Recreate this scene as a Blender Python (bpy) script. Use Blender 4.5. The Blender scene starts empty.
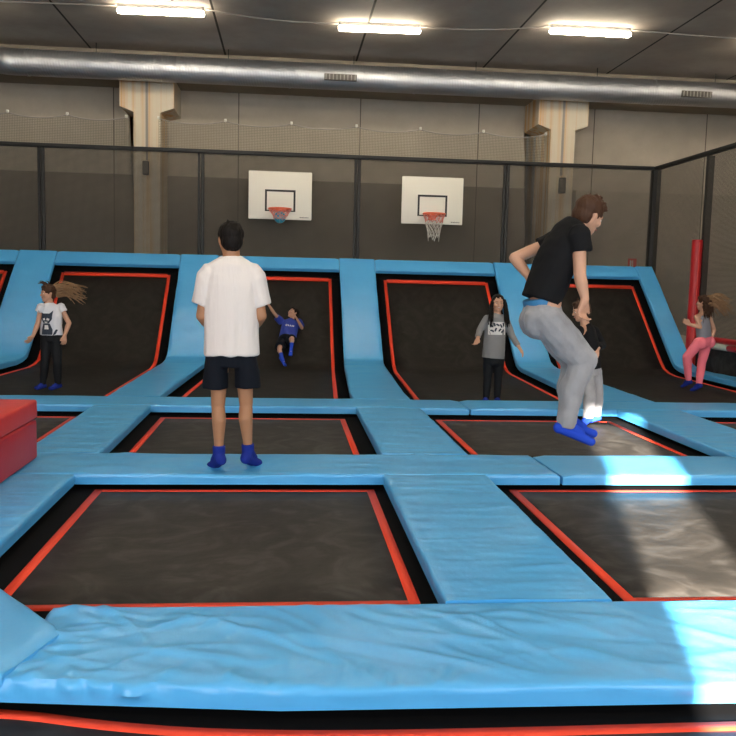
import bpy, bmesh, math, random
from mathutils import Vector, Matrix, noise
from mathutils.bvhtree import BVHTree
V = Vector
random.seed(7)
scene = bpy.context.scene
COL = scene.collection
PI = math.pi

# ------------------------------------------------------------------ helpers
def link(o, parent=None):
    COL.objects.link(o)
    if parent is not None:
        o.parent = parent
    return o

def mesh_obj(name, bm, mat, parent=None, smooth=True, angle=None):
    me = bpy.data.meshes.new(name)
    bmesh.ops.recalc_face_normals(bm, faces=bm.faces)
    bm.to_mesh(me); bm.free()
    if mat is not None:
        me.materials.append(mat)
    if smooth:
        for p in me.polygons: p.use_smooth = True
        if angle is not None:
            me.set_sharp_from_angle(angle=math.radians(angle))
    return link(bpy.data.objects.new(name, me), parent)

def tag(o, label=None, cat=None, group=None, kind=None):
    if label: o['label'] = label
    if cat: o['category'] = cat
    if group: o['group'] = group
    if kind: o['kind'] = kind
    return o

def thing(name, label, cat, loc=(0, 0, 0), group=None):
    o = bpy.data.objects.new(name, None)
    o.empty_display_size = .1
    COL.objects.link(o)
    o.location = loc
    return tag(o, label, cat, group)

def shift(bm, d):
    bmesh.ops.translate(bm, verts=bm.verts, vec=V(d))

def box(bm, lo, hi, bevel=0, seg=2):
    lo = V(lo); hi = V(hi)
    r = bmesh.ops.create_cube(bm, size=1)
    vs = r['verts']
    for v in vs:
        v.co = V([(lo[i] + hi[i]) / 2 + v.co[i] * (hi[i] - lo[i]) for i in range(3)])
    if bevel:
        es = list({e for v in vs for e in v.link_edges})
        bmesh.ops.bevel(bm, geom=es, offset=bevel, segments=seg, affect='EDGES', profile=.5)

def frame_from(d):
    d = V(d).normalized()
    a = V((0, 0, 1)) if abs(d.z) < .9 else V((1, 0, 0))
    u = d.cross(a).normalized()
    return u, d.cross(u).normalized(), d

def rings(bm, rr, cap=True, n=16):
    """rr: list of (centre, axis_u*ru, axis_v*rv) -> closed loft"""
    prev = None; first = None
    for c, u, v in rr:
        ring = [bm.verts.new(V(c) + V(u) * math.cos(2 * PI * k / n) + V(v) * math.sin(2 * PI * k / n)) for k in range(n)]
        if prev:
            for k in range(n):
                bm.faces.new((prev[k], prev[(k + 1) % n], ring[(k + 1) % n], ring[k]))
        else:
            first = ring
        prev = ring
    if cap:
        bm.faces.new(first[::-1]); bm.faces.new(prev)

def tube(bm, pts, r, n=10, r2=None):
    pts = [V(p) for p in pts]
    rr = []
    u0 = None
    for i, p in enumerate(pts):
        d = (pts[min(i + 1, len(pts) - 1)] - pts[max(i - 1, 0)]).normalized()
        if u0 is None:
            u, v, _ = frame_from(d)
        else:
            u = (u0 - d * u0.dot(d)).normalized(); v = d.cross(u)
        u0 = u
        t = i / max(1, len(pts) - 1)
        rad = r if r2 is None else r + (r2 - r) * t
        rr.append((p, u * rad, v * rad))
    rings(bm, rr, n=n)

def rcone(bm, a, b, ra, rb, n=14, m=5):
    """tapered limb with round ends"""
    a = V(a); b = V(b)
    d = b - a
    if d.length < 1e-6: d = V((0, 0, 1e-5))
    u, v, d = frame_from(d)
    rr = []
    for k in range(m + 1):
        t = -PI / 2 + (PI / 2) * k / m
        rr.append((a + d * ra * math.sin(t), u * max(ra * math.cos(t), 1e-4), v * max(ra * math.cos(t), 1e-4)))
    for k in range(m + 1):
        t = (PI / 2) * k / m
        rr.append((b + d * rb * math.sin(t), u * max(rb * math.cos(t), 1e-4), v * max(rb * math.cos(t), 1e-4)))
    rings(bm, rr, n=n)

def ball(bm, c, r, mat3=None, n=16):
    """ellipsoid; r = (rx, ry, rz), mat3 = orientation"""
    c = V(c)
    if not hasattr(r, '__len__'): r = (r, r, r)
    m = mat3 or Matrix.Identity(3)
    rr = []
    for k in range(n // 2 + 1):
        t = -PI / 2 + PI * k / (n // 2)
        ct = max(math.cos(t), 1e-3)
        rr.append((c + m @ V((0, 0, r[2] * math.sin(t))), m @ V((r[0] * ct, 0, 0)), m @ V((0, r[1] * ct, 0))))
    rings(bm, rr, n=n)

def remeshed(name, bm, mat, parent, voxel, smooth=3, disp=None):
    me = bpy.data.meshes.new('tmp')
    bmesh.ops.recalc_face_normals(bm, faces=bm.faces)
    bm.to_mesh(me); bm.free()
    o = bpy.data.objects.new('tmp', me); COL.objects.link(o)
    m = o.modifiers.new('r', 'REMESH'); m.mode = 'VOXEL'; m.voxel_size = voxel
    if smooth:
        s = o.modifiers.new('s', 'SMOOTH'); s.iterations = smooth; s.factor = .5
    dg = bpy.context.evaluated_depsgraph_get(); dg.update()
    out = bpy.data.meshes.new_from_object(o.evaluated_get(dg))
    bpy.data.objects.remove(o); bpy.data.meshes.remove(me)
    if disp:
        co = [(v.co + v.normal * disp(v.co, v.normal)) for v in out.vertices]
        for v, c in zip(out.vertices, co): v.co = c
    for p in out.polygons: p.use_smooth = True
    out.materials.clear(); out.materials.append(mat)
    out.name = name
    return link(bpy.data.objects.new(name, out), parent)

# ------------------------------------------------------------------ materials
def mat(name, col, rough=.5, metal=0, spec=.5, bump=None, vary=None, sheen=0, coat=0, transl=0):
    m = bpy.data.materials.new(name); m.use_nodes = True
    nt = m.node_tree; b = nt.nodes['Principled BSDF']
    b.inputs['Base Color'].default_value = (*col, 1)
    b.inputs['Roughness'].default_value = rough
    b.inputs['Metallic'].default_value = metal
    b.inputs['Specular IOR Level'].default_value = spec
    b.inputs['Sheen Weight'].default_value = sheen
    b.inputs['Coat Weight'].default_value = coat
    tc = nt.nodes.new('ShaderNodeTexCoord')
    if vary:   # (scale, colour2, lo, hi, stretch)
        sc, c2, lo, hi, st = vary
        mp = nt.nodes.new('ShaderNodeMapping'); mp.inputs['Scale'].default_value = st
        nt.links.new(tc.outputs['Object'], mp.inputs[0])
        n = nt.nodes.new('ShaderNodeTexNoise'); n.inputs['Scale'].default_value = sc; n.inputs['Detail'].default_value = 6
        nt.links.new(mp.outputs[0], n.inputs['Vector'])
        r = nt.nodes.new('ShaderNodeMapRange'); r.inputs['From Min'].default_value = lo; r.inputs['From Max'].default_value = hi
        nt.links.new(n.outputs['Fac'], r.inputs['Value'])
        mx = nt.nodes.new('ShaderNodeMix'); mx.data_type = 'RGBA'
        mx.inputs['A'].default_value = (*col, 1); mx.inputs['B'].default_value = (*c2, 1)
        nt.links.new(r.outputs['Result'], mx.inputs['Factor'])
        nt.links.new(mx.outputs['Result'], b.inputs['Base Color'])
    if bump:   # list of (scale, strength, distance, stretch)
        last = None
        for sc, stg, dist, st in bump:
            mp = nt.nodes.new('ShaderNodeMapping'); mp.inputs['Scale'].default_value = st
            nt.links.new(tc.outputs['Object'], mp.inputs[0])
            n = nt.nodes.new('ShaderNodeTexNoise'); n.inputs['Scale'].default_value = sc; n.inputs['Detail'].default_value = 4
            nt.links.new(mp.outputs[0], n.inputs['Vector'])
            bp = nt.nodes.new('ShaderNodeBump'); bp.inputs['Strength'].default_value = stg; bp.inputs['Distance'].default_value = dist
            nt.links.new(n.outputs['Fac'], bp.inputs['Height'])
            if last: nt.links.new(last.outputs[0], bp.inputs['Normal'])
            last = bp
        nt.links.new(last.outputs[0], b.inputs['Normal'])
    return m

def emit(name, col, s):
    m = bpy.data.materials.new(name); m.use_nodes = True
    b = m.node_tree.nodes['Principled BSDF']
    b.inputs['Base Color'].default_value = (.9, .9, .88, 1)
    b.inputs['Emission Color'].default_value = (*col, 1)
    b.inputs['Emission Strength'].default_value = s
    return m

one = (1, 1, 1)
M = {}
BLUE = (.062, .345, .69)
M['blue'] = mat('blue_vinyl', BLUE, .36, spec=.55, bump=[(3.2, .35, .03, (1, 1, 1)), (9, .12, .02, (1, 1, 1))],
                vary=(2.2, (.075, .375, .71), .35, .7, one))
M['mat'] = mat('black_woven_mat', (.020, .0175, .015), .6, spec=.3, bump=[(220, .3, .002, one), (5, .35, .02, (1, 1, 1))])
def worn_mat(m, lo=(.012, .0100, .008), mid=(.021, .0175, .0145), hi=(.042, .038, .034)):
    nt = m.node_tree; b = nt.nodes['Principled BSDF']
    tc = nt.nodes.new('ShaderNodeTexCoord')
    n = nt.nodes.new('ShaderNodeTexNoise'); n.inputs['Scale'].default_value = 2.6; n.inputs['Detail'].default_value = 7; n.inputs['Distortion'].default_value = 2.4
    nt.links.new(tc.outputs['Object'], n.inputs['Vector'])
    r = nt.nodes.new('ShaderNodeValToRGB')
    r.color_ramp.elements[0].position = .36; r.color_ramp.elements[0].color = (*lo, 1)
    r.color_ramp.elements[1].position = .66; r.color_ramp.elements[1].color = (*hi, 1)
    e = r.color_ramp.elements.new(.50); e.color = (*mid, 1)
    nt.links.new(n.outputs['Fac'], r.inputs[0]); nt.links.new(r.outputs[0], b.inputs['Base Color'])
worn_mat(M['mat'])
M['wallmat'] = mat('black_woven_wall_mat', (.014, .012, .010), .7, spec=.2, bump=[(220, .3, .002, one)])
worn_mat(M['wallmat'], (.010, .0085, .007), (.014, .012, .010), (.021, .018, .015))
M['border'] = mat('black_border', (.004, .004, .0045), .9, spec=.06)
M['tape'] = mat('red_tape', (.70, .050, .018), .55, spec=.3)
M['frame'] = mat('black_steel', (.018, .018, .018), .45, metal=.3)
M['post'] = mat('dark_steel', (.016, .016, .016), .5, spec=.3)
M['redfoam'] = mat('red_vinyl', (.46, .014, .018), .42, spec=.5, bump=[(5, .15, .02, one)])
M['redtop'] = mat('red_vinyl_top', (.62, .03, .02), .4, spec=.5, bump=[(5, .15, .02, one)])
M['white'] = mat('white_board', (.74, .70, .61), .5)
M['black'] = mat('black_paint', (.02, .018, .015), .6)
M['rim'] = mat('orange_rim', (.75, .13, .05), .45)
M['cord'] = mat('white_cord', (.55, .52, .46), .8)
M['pinkcord'] = mat('red_cord', (.75, .25, .20), .8)
M['ball'] = mat('blue_rubber', (.03, .30, .42), .5)
M['ballseam'] = mat('pale_seam', (.35, .5, .55), .5)
M['lampbody'] = mat('lamp_housing', (.45, .44, .42), .5)
M['lamp'] = emit('lamp_diffuser', (1, .88, .68), 60)
M['cable'] = mat('grey_cable', (.30, .27, .24), .6)
M['clip'] = mat('white_clip', (.8, .78, .7), .5)
M['speaker'] = mat('speaker_black', (.02, .02, .02), .6)
M['grille'] = mat('grille_dark', (.07, .06, .05), .6)
M['grslat'] = mat('slat_metal', (.25, .24, .22), .5)
M['signred'] = mat('sign_red', (.6, .05, .04), .5)
M['signwhite'] = mat('sign_white', (.6, .66, .6), .5)
M['sunblock'] = mat('sun_blocking_pane', (.75, .78, .8), .7)
M['floor'] = mat('dark_floor', (.02, .02, .02), .8)

def concrete(name, col, col2, seam_axis=None, pitch=2.4, off=0, seam=.012, band=None, dark=(.1, .09, .08), seamcol=(.03, .025, .02), sc=.9, rough=.85):
    m = bpy.data.materials.new(name); m.use_nodes = True
    nt = m.node_tree; b = nt.nodes['Principled BSDF']; b.inputs['Roughness'].default_value = rough
    b.inputs['Specular IOR Level'].default_value = .25
    g = nt.nodes.new('ShaderNodeNewGeometry')
    sp = nt.nodes.new('ShaderNodeSeparateXYZ'); nt.links.new(g.outputs['Position'], sp.inputs[0])
    n = nt.nodes.new('ShaderNodeTexNoise'); n.inputs['Scale'].default_value = sc; n.inputs['Detail'].default_value = 8; n.inputs['Roughness'].default_value = .65
    nt.links.new(g.outputs['Position'], n.inputs['Vector'])
    r = nt.nodes.new('ShaderNodeMapRange'); r.inputs['From Min'].default_value = .35; r.inputs['From Max'].default_value = .7
    nt.links.new(n.outputs['Fac'], r.inputs['Value'])
    mx = nt.nodes.new('ShaderNodeMix'); mx.data_type = 'RGBA'
    mx.inputs['A'].default_value = (*col, 1); mx.inputs['B'].default_value = (*col2, 1)
    nt.links.new(r.outputs['Result'], mx.inputs['Factor'])
    cur = mx.outputs['Result']
    def math_(op, a, bb=None):
        k = nt.nodes.new('ShaderNodeMath'); k.operation = op
        if isinstance(a, (int, float)): k.inputs[0].default_value = a
        else: nt.links.new(a, k.inputs[0])
        if bb is not None:
            if isinstance(bb, (int, float)): k.inputs[1].default_value = bb
            else: nt.links.new(bb, k.inputs[1])
        return k.outputs[0]
    def mixc(fac, a, c):
        k = nt.nodes.new('ShaderNodeMix'); k.data_type = 'RGBA'
        nt.links.new(fac, k.inputs['Factor']); nt.links.new(a, k.inputs['A']); k.inputs['B'].default_value = (*c, 1)
        return k.outputs['Result']
    if band:   # darker painted lower part
        k = nt.nodes.new('ShaderNodeMix'); k.data_type = 'RGBA'; k.blend_type = 'MULTIPLY'
        f = math_('LESS_THAN', sp.outputs['Z'], band)
        fx_ = math_('MULTIPLY', math_('GREATER_THAN', sp.outputs['X'], 5.9), -.75)
        f = math_('MULTIPLY', f, math_('ADD', fx_, 1.0))
        nt.links.new(f, k.inputs['Factor']); nt.links.new(cur, k.inputs['A']); k.inputs['B'].default_value = (*dark, 1)
        cur = k.outputs['Result']
    if seam_axis:
        x = math_('SUBTRACT', sp.outputs[seam_axis], off)
        x = math_('DIVIDE', x, pitch)
        x = math_('FRACT', x)
        x = math_('SUBTRACT', x, .5)
        x = math_('ABSOLUTE', x)
        x = math_('GREATER_THAN', x, .5 - seam / pitch)
        cur = mixc(x, cur, seamcol)
    nt.links.new(cur, b.inputs['Base Color'])
    bp = nt.nodes.new('ShaderNodeBump'); bp.inputs['Strength'].default_value = .2; bp.inputs['Distance'].default_value = .02
    nt.links.new(n.outputs['Fac'], bp.inputs['Height']); nt.links.new(bp.outputs[0], b.inputs['Normal'])
    return m

M['ceil'] = concrete('ceiling_concrete', (.30, .258, .222), (.42, .37, .32), 'X', 2.4, -1.18, .018, sc=.7)
M['wall'] = concrete('wall_concrete', (.40, .35, .28), (.49, .43, .35), 'X', 2.4, 1.41, .010, band=3.36, dark=(.50, .49, .49), seamcol=(.13, .11, .09))
M['beam'] = concrete('beam_concrete', (.24, .205, .16), (.30, .26, .20), sc=1.2)
M['wall2'] = concrete('side_wall_concrete', (.34, .29, .235), (.39, .34, .28), 'Y', 2.4, 1.0, .010, seamcol=(.14, .12, .1))

def column_mat():
    m = mat('painted_column', (.66, .58, .45), .7, vary=(1.0, (.62, .36, .14), .46, .62, (9, 9, .12)))
    return m
M['column'] = column_mat()

def net_mat(name, col, cell, wire, zfac=1.0):
    m = bpy.data.materials.new(name); m.use_nodes = True
    nt = m.node_tree; b = nt.nodes['Principled BSDF']
    b.inputs['Base Color'].default_value = (*col, 1); b.inputs['Roughness'].default_value = .8
    uv = nt.nodes.new('ShaderNodeUVMap')
    sp = nt.nodes.new('ShaderNodeSeparateXYZ'); nt.links.new(uv.outputs[0], sp.inputs[0])
    outs = []
    for ax in 'XY':
        d = nt.nodes.new('ShaderNodeMath'); d.operation = 'DIVIDE'; d.inputs[1].default_value = cell
        nt.links.new(sp.outputs[ax], d.inputs[0])
        fr = nt.nodes.new('ShaderNodeMath'); fr.operation = 'FRACT'; nt.links.new(d.outputs[0], fr.inputs[0])
        l = nt.nodes.new('ShaderNodeMath'); l.operation = 'LESS_THAN'; l.inputs[1].default_value = wire / cell
        nt.links.new(fr.outputs[0], l.inputs[0]); outs.append(l.outputs[0])
    mx = nt.nodes.new('ShaderNodeMath'); mx.operation = 'MAXIMUM'
    nt.links.new(outs[0], mx.inputs[0]); nt.links.new(outs[1], mx.inputs[1])
    nt.links.new(mx.outputs[0], b.inputs['Alpha'])
    return m
M['darknet'] = net_mat('black_netting', (.062, .054, .044), .019, .0062)
M['palenet'] = net_mat('beige_netting', (.20, .175, .135), .028, .0068)

def duct_mat():
    m = mat('galvanised_steel', (.50, .51, .53), .5, metal=1.0)
    nt = m.node_tree; b = nt.nodes['Principled BSDF']
    tc = nt.nodes.new('ShaderNodeTexCoord')
    w = nt.nodes.new('ShaderNodeTexWave'); w.wave_type = 'BANDS'; w.bands_direction = 'X'
    w.inputs['Scale'].default_value = 6.5; w.inputs['Distortion'].default_value = .15
    mp = nt.nodes.new('ShaderNodeMapping'); mp.inputs['Rotation'].default_value = (0, .12, .12)
    nt.links.new(tc.outputs['Object'], mp.inputs[0]); nt.links.new(mp.outputs[0], w.inputs['Vector'])
    bp = nt.nodes.new('ShaderNodeBump'); bp.inputs['Strength'].default_value = .3; bp.inputs['Distance'].default_value = .008
    nt.links.new(w.outputs['Fac'], bp.inputs['Height']); nt.links.new(bp.outputs[0], b.inputs['Normal'])
    n = nt.nodes.new('ShaderNodeTexNoise'); n.inputs['Scale'].default_value = 3
    nt.links.new(tc.outputs['Object'], n.inputs['Vector'])
    r = nt.nodes.new('ShaderNodeMapRange'); r.inputs['To Min'].default_value = .38; r.inputs['To Max'].default_value = .62
    nt.links.new(n.outputs['Fac'], r.inputs['Value']); nt.links.new(r.outputs['Result'], b.inputs['Roughness'])
    return m
M['duct'] = duct_mat()

# people materials
M['skin'] = mat('skin', (.50, .275, .18), .55, spec=.35)
M['skin_dark'] = mat('tan_skin', (.37, .18, .092), .55, spec=.35)
M['hair_black'] = mat('black_hair', (.007, .005, .004), .6, spec=.15, bump=[(60, .6, .01, (1, 1, .2))])
M['hair_brown'] = mat('brown_hair', (.050, .022, .011), .6, spec=.2, bump=[(60, .6, .01, (1, 1, .2))])
M['hair_light'] = mat('light_brown_hair', (.23, .125, .055), .5, bump=[(60, .6, .01, (1, 1, .2))])
M['tee_white'] = mat('white_cotton', (.68, .625, .595), .85, sheen=.2, bump=[(3.5, .5, .04, (2.5, 2.5, .5))])
M['shorts'] = mat('navy_cotton', (.006, .008, .013), .85, spec=.15, bump=[(6, .4, .03, one)])
M['tee_black'] = mat('black_cotton', (.008, .008, .009), .9, spec=.15, bump=[(6, .5, .03, one)])
M['grey'] = mat('grey_jersey', (.265, .265, .28), .9, sheen=.2, bump=[(6, .7, .04, (1, 1, .7))], vary=(8, (.22, .22, .235), .4, .7, one))
M['sock'] = mat('blue_sock', (.009, .022, .20), .85, spec=.2, bump=[(40, .3, .004, one)])
M['sockb'] = mat('bright_blue_sock', (.014, .055, .46), .85, spec=.2, bump=[(40, .3, .004, one)])
M['band'] = mat('blue_waistband', (.03, .17, .36), .7)
M['leggings'] = mat('black_leggings', (.008, .009, .011), .7, spec=.2)
M['tee_pale'] = mat('pale_cotton', (.62, .62, .66), .85, bump=[(9, .4, .02, one)])
M['pink'] = mat('pink_leggings', (.80, .17, .22), .75, bump=[(9, .4, .02, one)])
M['tank'] = mat('grey_marl', (.22, .22, .25), .85)
M['sweater'] = mat('grey_knit', (.20, .195, .195), .9, bump=[(9, .5, .02, one)])
M['royal'] = mat('royal_blue_jersey', (.012, .035, .28), .7, bump=[(9, .5, .02, one)])
M['ink'] = mat('dark_print', (.02, .03, .05), .8)
M['paleprint'] = mat('pale_print', (.62, .60, .58), .8)
M['eyewhite'] = mat('eye_white', (.62, .58, .54), .4)
M['iris'] = mat('iris', (.03, .018, .01), .3)
M['lips'] = mat('lips', (.42, .12, .10), .5)

# ------------------------------------------------------------------ camera
cam = bpy.data.cameras.new('camera'); co = bpy.data.objects.new('camera', cam); COL.objects.link(co)
cam.sensor_width = 36; cam.lens = 850 / 736 * 36; cam.clip_start = .05; cam.clip_end = 200
R = Matrix(((.9952, .0144, .0964), (-.0943, -.1048, .99), (.0244, -.9944, -.103)))
R = Matrix((R[0].normalized(), R[1].normalized(), R[2].normalized()))
Rb = Matrix([(R[i][0], -R[i][1], -R[i][2]) for i in range(3)])
mw = Rb.to_4x4(); mw.translation = V((0, 0, 1.42))
co.matrix_world = mw
scene.camera = co

# ------------------------------------------------------------------ room shell
def slab(name, lo, hi, m, kind='structure'):
    bm = bmesh.new(); box(bm, lo, hi)
    return tag(mesh_obj(name, bm, m, smooth=False), kind=kind)
XL, XR, YF, YB, ZC, ZF = -9.0, 10.0, -4.0, 17.3, 5.45, -.04
slab('floor', (XL, YF, ZF - .2), (XR, YB, ZF), M['floor'])
slab('ceiling', (XL - .2, YF - .2, ZC), (XR + .2, YB + .2, ZC + .2), M['ceil'])
slab('wall_back', (XL - .2, YB, ZF - .2), (XR + .2, YB + .2, ZC), M['wall'])
slab('wall_left', (XL - .2, YF, ZF - .2), (XL, YB, ZC), M['wall2'])
slab('wall_right', (XR, YF, ZF - .2), (XR + .2, YB, ZC), M['wall2'])
# front wall behind the camera with window openings
def wall_front():
    holes = [(-7.6, -1.6, 1.0, 4.4), (SUNX0, SUNX1, .5, 4.35), (1.9, 8.6, 1.0, 4.4)]
    bm = bmesh.new()
    xs = sorted({XL, XR, *[h[0] for h in holes], *[h[1] for h in holes]})
    zs = sorted({ZF - .2, ZC, *[h[2] for h in holes], *[h[3] for h in holes]})
    for i in range(len(xs) - 1):
        for j in range(len(zs) - 1):
            cx = (xs[i] + xs[i + 1]) / 2; cz = (zs[j] + zs[j + 1]) / 2
            if any(h[0] < cx < h[1] and h[2] < cz < h[3] for h in holes): continue
            box(bm, (xs[i], YF - .2, zs[j]), (xs[i + 1], YF, zs[j + 1]))
    tag(mesh_obj('wall_front', bm, M['wall2'], smooth=False), kind='structure')
    for k, h in enumerate(holes):
        bm = bmesh.new(); w = .03
        x0, x1, z0, z1 = h
        box(bm, (x0 - w, YF - .2, z0 - w), (x1 + w, YF - .14, z0)); box(bm, (x0 - w, YF - .2, z1), (x1 + w, YF - .14, z1 + w))
        box(bm, (x0 - w, YF - .2, z0), (x0, YF - .14, z1)); box(bm, (x1, YF - .2, z0), (x1 + w, YF - .14, z1))
        fr = tag(mesh_obj('window_%d' % (k + 1), bm, M['white'], smooth=False), kind='structure')
        if k != 1:
            bm = bmesh.new(); box(bm, (x0, YF - .18, z0), (x1, YF - .16, z1)); mesh_obj('sun_blocking_pane', bm, M['sunblock'], fr, smooth=False)  # opaque pane added to keep the sun out of this opening
SUNX0 = 2.22 - .29 * (5.58 - YF); SUNX1 = SUNX0 + .57
wall_front()

# ------------------------------------------------------------------ columns with capitals
def column(cx, label):
    hw, cw, y0 = .24, .49, 16.3
    t = thing('concrete_column', label, 'column', (cx, y0 + .5, ZF), 'painted concrete columns on the back wall')
    out = [(-hw, ZF), (hw, ZF), (hw, 4.38), (cw, 4.47), (cw, 4.995), (-cw, 4.995), (-cw, 4.47), (-hw, 4.38)]
    bm = bmesh.new()
    f = [bm.verts.new((x, -.5, z - ZF)) for x, z in out]
    g = [bm.verts.new((x, .495, z - ZF)) for x, z in out]
    bm.faces.new(f); bm.faces.new(g[::-1])
    for i in range(8): bm.faces.new((f[i], f[(i + 1) % 8], g[(i + 1) % 8], g[i]))
    bmesh.ops.triangulate(bm, faces=[q for q in bm.faces if len(q.verts) > 4])
    mesh_obj('shaft', bm, M['column'], t, smooth=False)
    bm = bmesh.new(); box(bm, (-.022, -.515, 3.55), (.022, -.503, 4.98))
    mesh_obj('drainpipe', bm, M['cable'], t, smooth=False)
slab('trim_1', (XL, 16.24, 5.0), (XR, YB, ZC), M['beam'])
column(-2.60, 'tall cream painted concrete column with flared head, left of the first basketball hoop')
column(5.24, 'tall cream painted concrete column with flared head, right of the second basketball hoop')
def speaker(x, z, h, w, label):
    t = thing('wall_speaker', label, 'speaker', (x, 16.295, z), 'small speakers on the columns')
    bm = bmesh.new(); box(bm, (-w, -.12, 0), (w, -.02, h), .015); mesh_obj('housing', bm, M['speaker'], t, angle=30)
    bm = bmesh.new(); box(bm, (-w * .8, -.128, h * .08), (w * .8, -.1205, h * .92), .003); mesh_obj('speaker_grille', bm, M['grille'], t, angle=30)
    bm = bmesh.new(); box(bm, (-.02, -.02, h * .4), (.02, .004, h * .6)); mesh_obj('bracket', bm, M['post'], t, smooth=False)
speaker(-2.61, 3.24, .25, .055, 'small black wall speaker on the left column behind the net')
speaker(5.25, 3.17, .30, .060, 'small black wall speaker on the right column above the jumping man')

# fire sign
t = thing('fire_sign', 'small red and white fire equipment sign on the back wall beyond the blue ramp', 'sign', (7.17, 17.29, 1.83))
bm = bmesh.new(); box(bm, (-.09, -.008, -.02), (.09, 0, .17)); mesh_obj('panel', bm, M['signred'], t, smooth=False)
bm = bmesh.new(); box(bm, (-.055, -.011, .0), (-.02, -.0085, .13)); box(bm, (.0, -.011, .0), (.018, -.0085, .13)); mesh_obj('pictogram', bm, M['signwhite'], t, smooth=False)

# ------------------------------------------------------------------ duct
DY, DZ, DR = 15.85, 5.06, .225
t = thing('ventilation_duct', 'long silver spiral ventilation duct under the ceiling along the back wall', 'duct', (0, DY, DZ))
def ring_x(bm, x0, x1, r, n=40):
    tube(bm, [(x0, 0, 0), (x1, 0, 0)], r, n)
seams = [-4.57, -2.29, 0, 2.27, 4.54, 6.80, 9.1]
xs = [-4.75] + seams + [XR]
for a, b in zip(xs[:-1], xs[1:]):
    bm = bmesh.new(); ring_x(bm, a, b, DR); mesh_obj('duct_section', bm, M['duct'], t, angle=40)
for s in seams:
    bm = bmesh.new(); ring_x(bm, s - .02, s + .02, DR + .008); mesh_obj('duct_collar', bm, M['duct'], t, angle=40)
bm = bmesh.new()
pts = [(-4.75 - .45 * math.sin(a), -.45 + .45 * math.cos(a), 0) for a in [PI / 2 * k / 8 for k in range(9)]] + [(-5.2, -2.5, 0), (-5.2, -18, 0)]
tube(bm, pts, DR, 32); mesh_obj('duct_elbow', bm, M['duct'], t, angle=40)
for gx in (.9, 7.54):
    bm = bmesh.new()
    box(bm, (gx - .29, -DR - .03, -.11), (gx + .29, -DR + .06, -.0))
    g = mesh_obj('air_grille', bm, M['grille'], t, smooth=False)
    for k in range(9):
        x = gx - .26 + k * .065
        bm = bmesh.new(); box(bm, (x - .008, -DR - .04, -.10), (x + .008, -DR - .0305, -.01))
        mesh_obj('grille_slat', bm, M['grslat'], g, smooth=False)
for hx in (-3.4, -1.1, 1.15, 3.4, 5.7, 8.0):
    bm = bmesh.new()
    tube(bm, [(hx, 0, DR), (hx, 0, ZC - DZ)], .008, 8); mesh_obj('duct_hanger', bm, M['post'], t)

# ------------------------------------------------------------------ ceiling lights + cables
def lamp(x, y, rz, label, vis=True):
    t = thing('ceiling_light', label, 'ceiling light', (x, y, ZC), 'fluorescent ceiling battens')
    t.rotation_euler.z = rz
    bm = bmesh.new(); box(bm, (-.64, -.05, -.06), (.64, .05, 0), .012); mesh_obj('housing', bm, M['lampbody'], t, angle=30)
    bm = bmesh.new(); box(bm, (-.65, -.06, -.125), (.65, .06, -.0605), .03, 4); mesh_obj('diffuser', bm, M['lamp'], t, angle=40)
lamp(-1.95, 13.55, -.04, 'lit fluorescent ceiling light, leftmost of the three')
lamp(1.40, 13.85, -.05, 'lit fluorescent ceiling light, above the basketball hoops in the middle')
lamp(4.68, 13.42, -.01, 'lit fluorescent ceiling light, rightmost of the three')
def cable(pts, label):
    bm = bmesh.new(); tube(bm, pts, .012, 8)
    tag(mesh_obj('power_cable', bm, M['cable'], None), label, 'cable', 'cables along the ceiling')
def sag(a, b, s, n=12):
    a = V(a); b = V(b)
    return [a.lerp(b, i / n) - V((0, 0, s * 4 * (i / n) * (1 - i / n))) for i in range(n + 1)]
z = ZC - .02
cable(sag((-8.9, 13.7, z), (-2.62, 13.57, z), .03), 'thin grey power cable running left from the leftmost ceiling light')
cable(sag((-1.28, 13.52, z), (.74, 13.88, z), .05), 'thin grey power cable between the leftmost and the middle ceiling lights')
cable(sag((2.06, 13.82, z), (4.01, 13.43, z), .05), 'thin grey power cable between the middle and the rightmost ceiling lights')
cable(sag((5.35, 13.41, z), (9.9, 13.5, z), .03), 'thin grey power cable running right from the rightmost ceiling light')
for yy in (9.0, 4.5, 0.0):  # unseen lamp rows, added to brighten the hall from above
    for xx in (-5.3, -1.95, 1.4, 4.7, 8.0):
        lamp(xx, yy, 0, 'unseen fluorescent ceiling light added above the view for more light from overhead')
for xx in (-5.35, 8.1):  # two unseen lamps added past the row ends for extra light
    lamp(xx, 13.6, 0, 'unseen fluorescent ceiling light added beside the back row for more light')

# ------------------------------------------------------------------ net frames
NY, NX, NZ = 15.7, 6.88, 3.60
def post(x, y, label, r=.045, z0=ZF, double=False):
    bm = bmesh.new()
    box(bm, (-r, -r, 0), (r, r, NZ - z0), .008)
    if double:
        box(bm, (-r - .055, -r, 0), (-r - .012, r * .6, NZ - z0), .006)
    o = mesh_obj('steel_post', bm, M['post'], None, angle=30); o.location = (x, y, z0)
    tag(o, label, 'post', 'dark steel posts of the net frame')
pl = ['behind the girl in the cat shirt at far left', 'behind the man in the white shirt', 'between the two basketball hoops', 'just right of the right basketball hoop']
for x, l in zip((-4.30, -1.53, 1.28, 4.04), pl):
    post(x, NY, 'dark steel net frame post ' + l, .030, double=True)
post(-7.05, NY, 'dark steel net frame post outside the view to the left')
post(NX, NY, 'dark steel corner post where the back net meets the side net', .075)
post(6.95, 13.75, 'dark steel side net post rising above the red padded post', .05)
post(NX, 11.2, 'dark steel side net post nearest on the right', .065)
bm = bmesh.new(); box(bm, (-9, NY - .05, NZ + .001), (NX + .075, NY + .05, NZ + .065), .01)
tag(mesh_obj('top_rail', bm, M['post'], angle=30), 'dark steel top rail running along the back net', 'rail', None)
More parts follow.
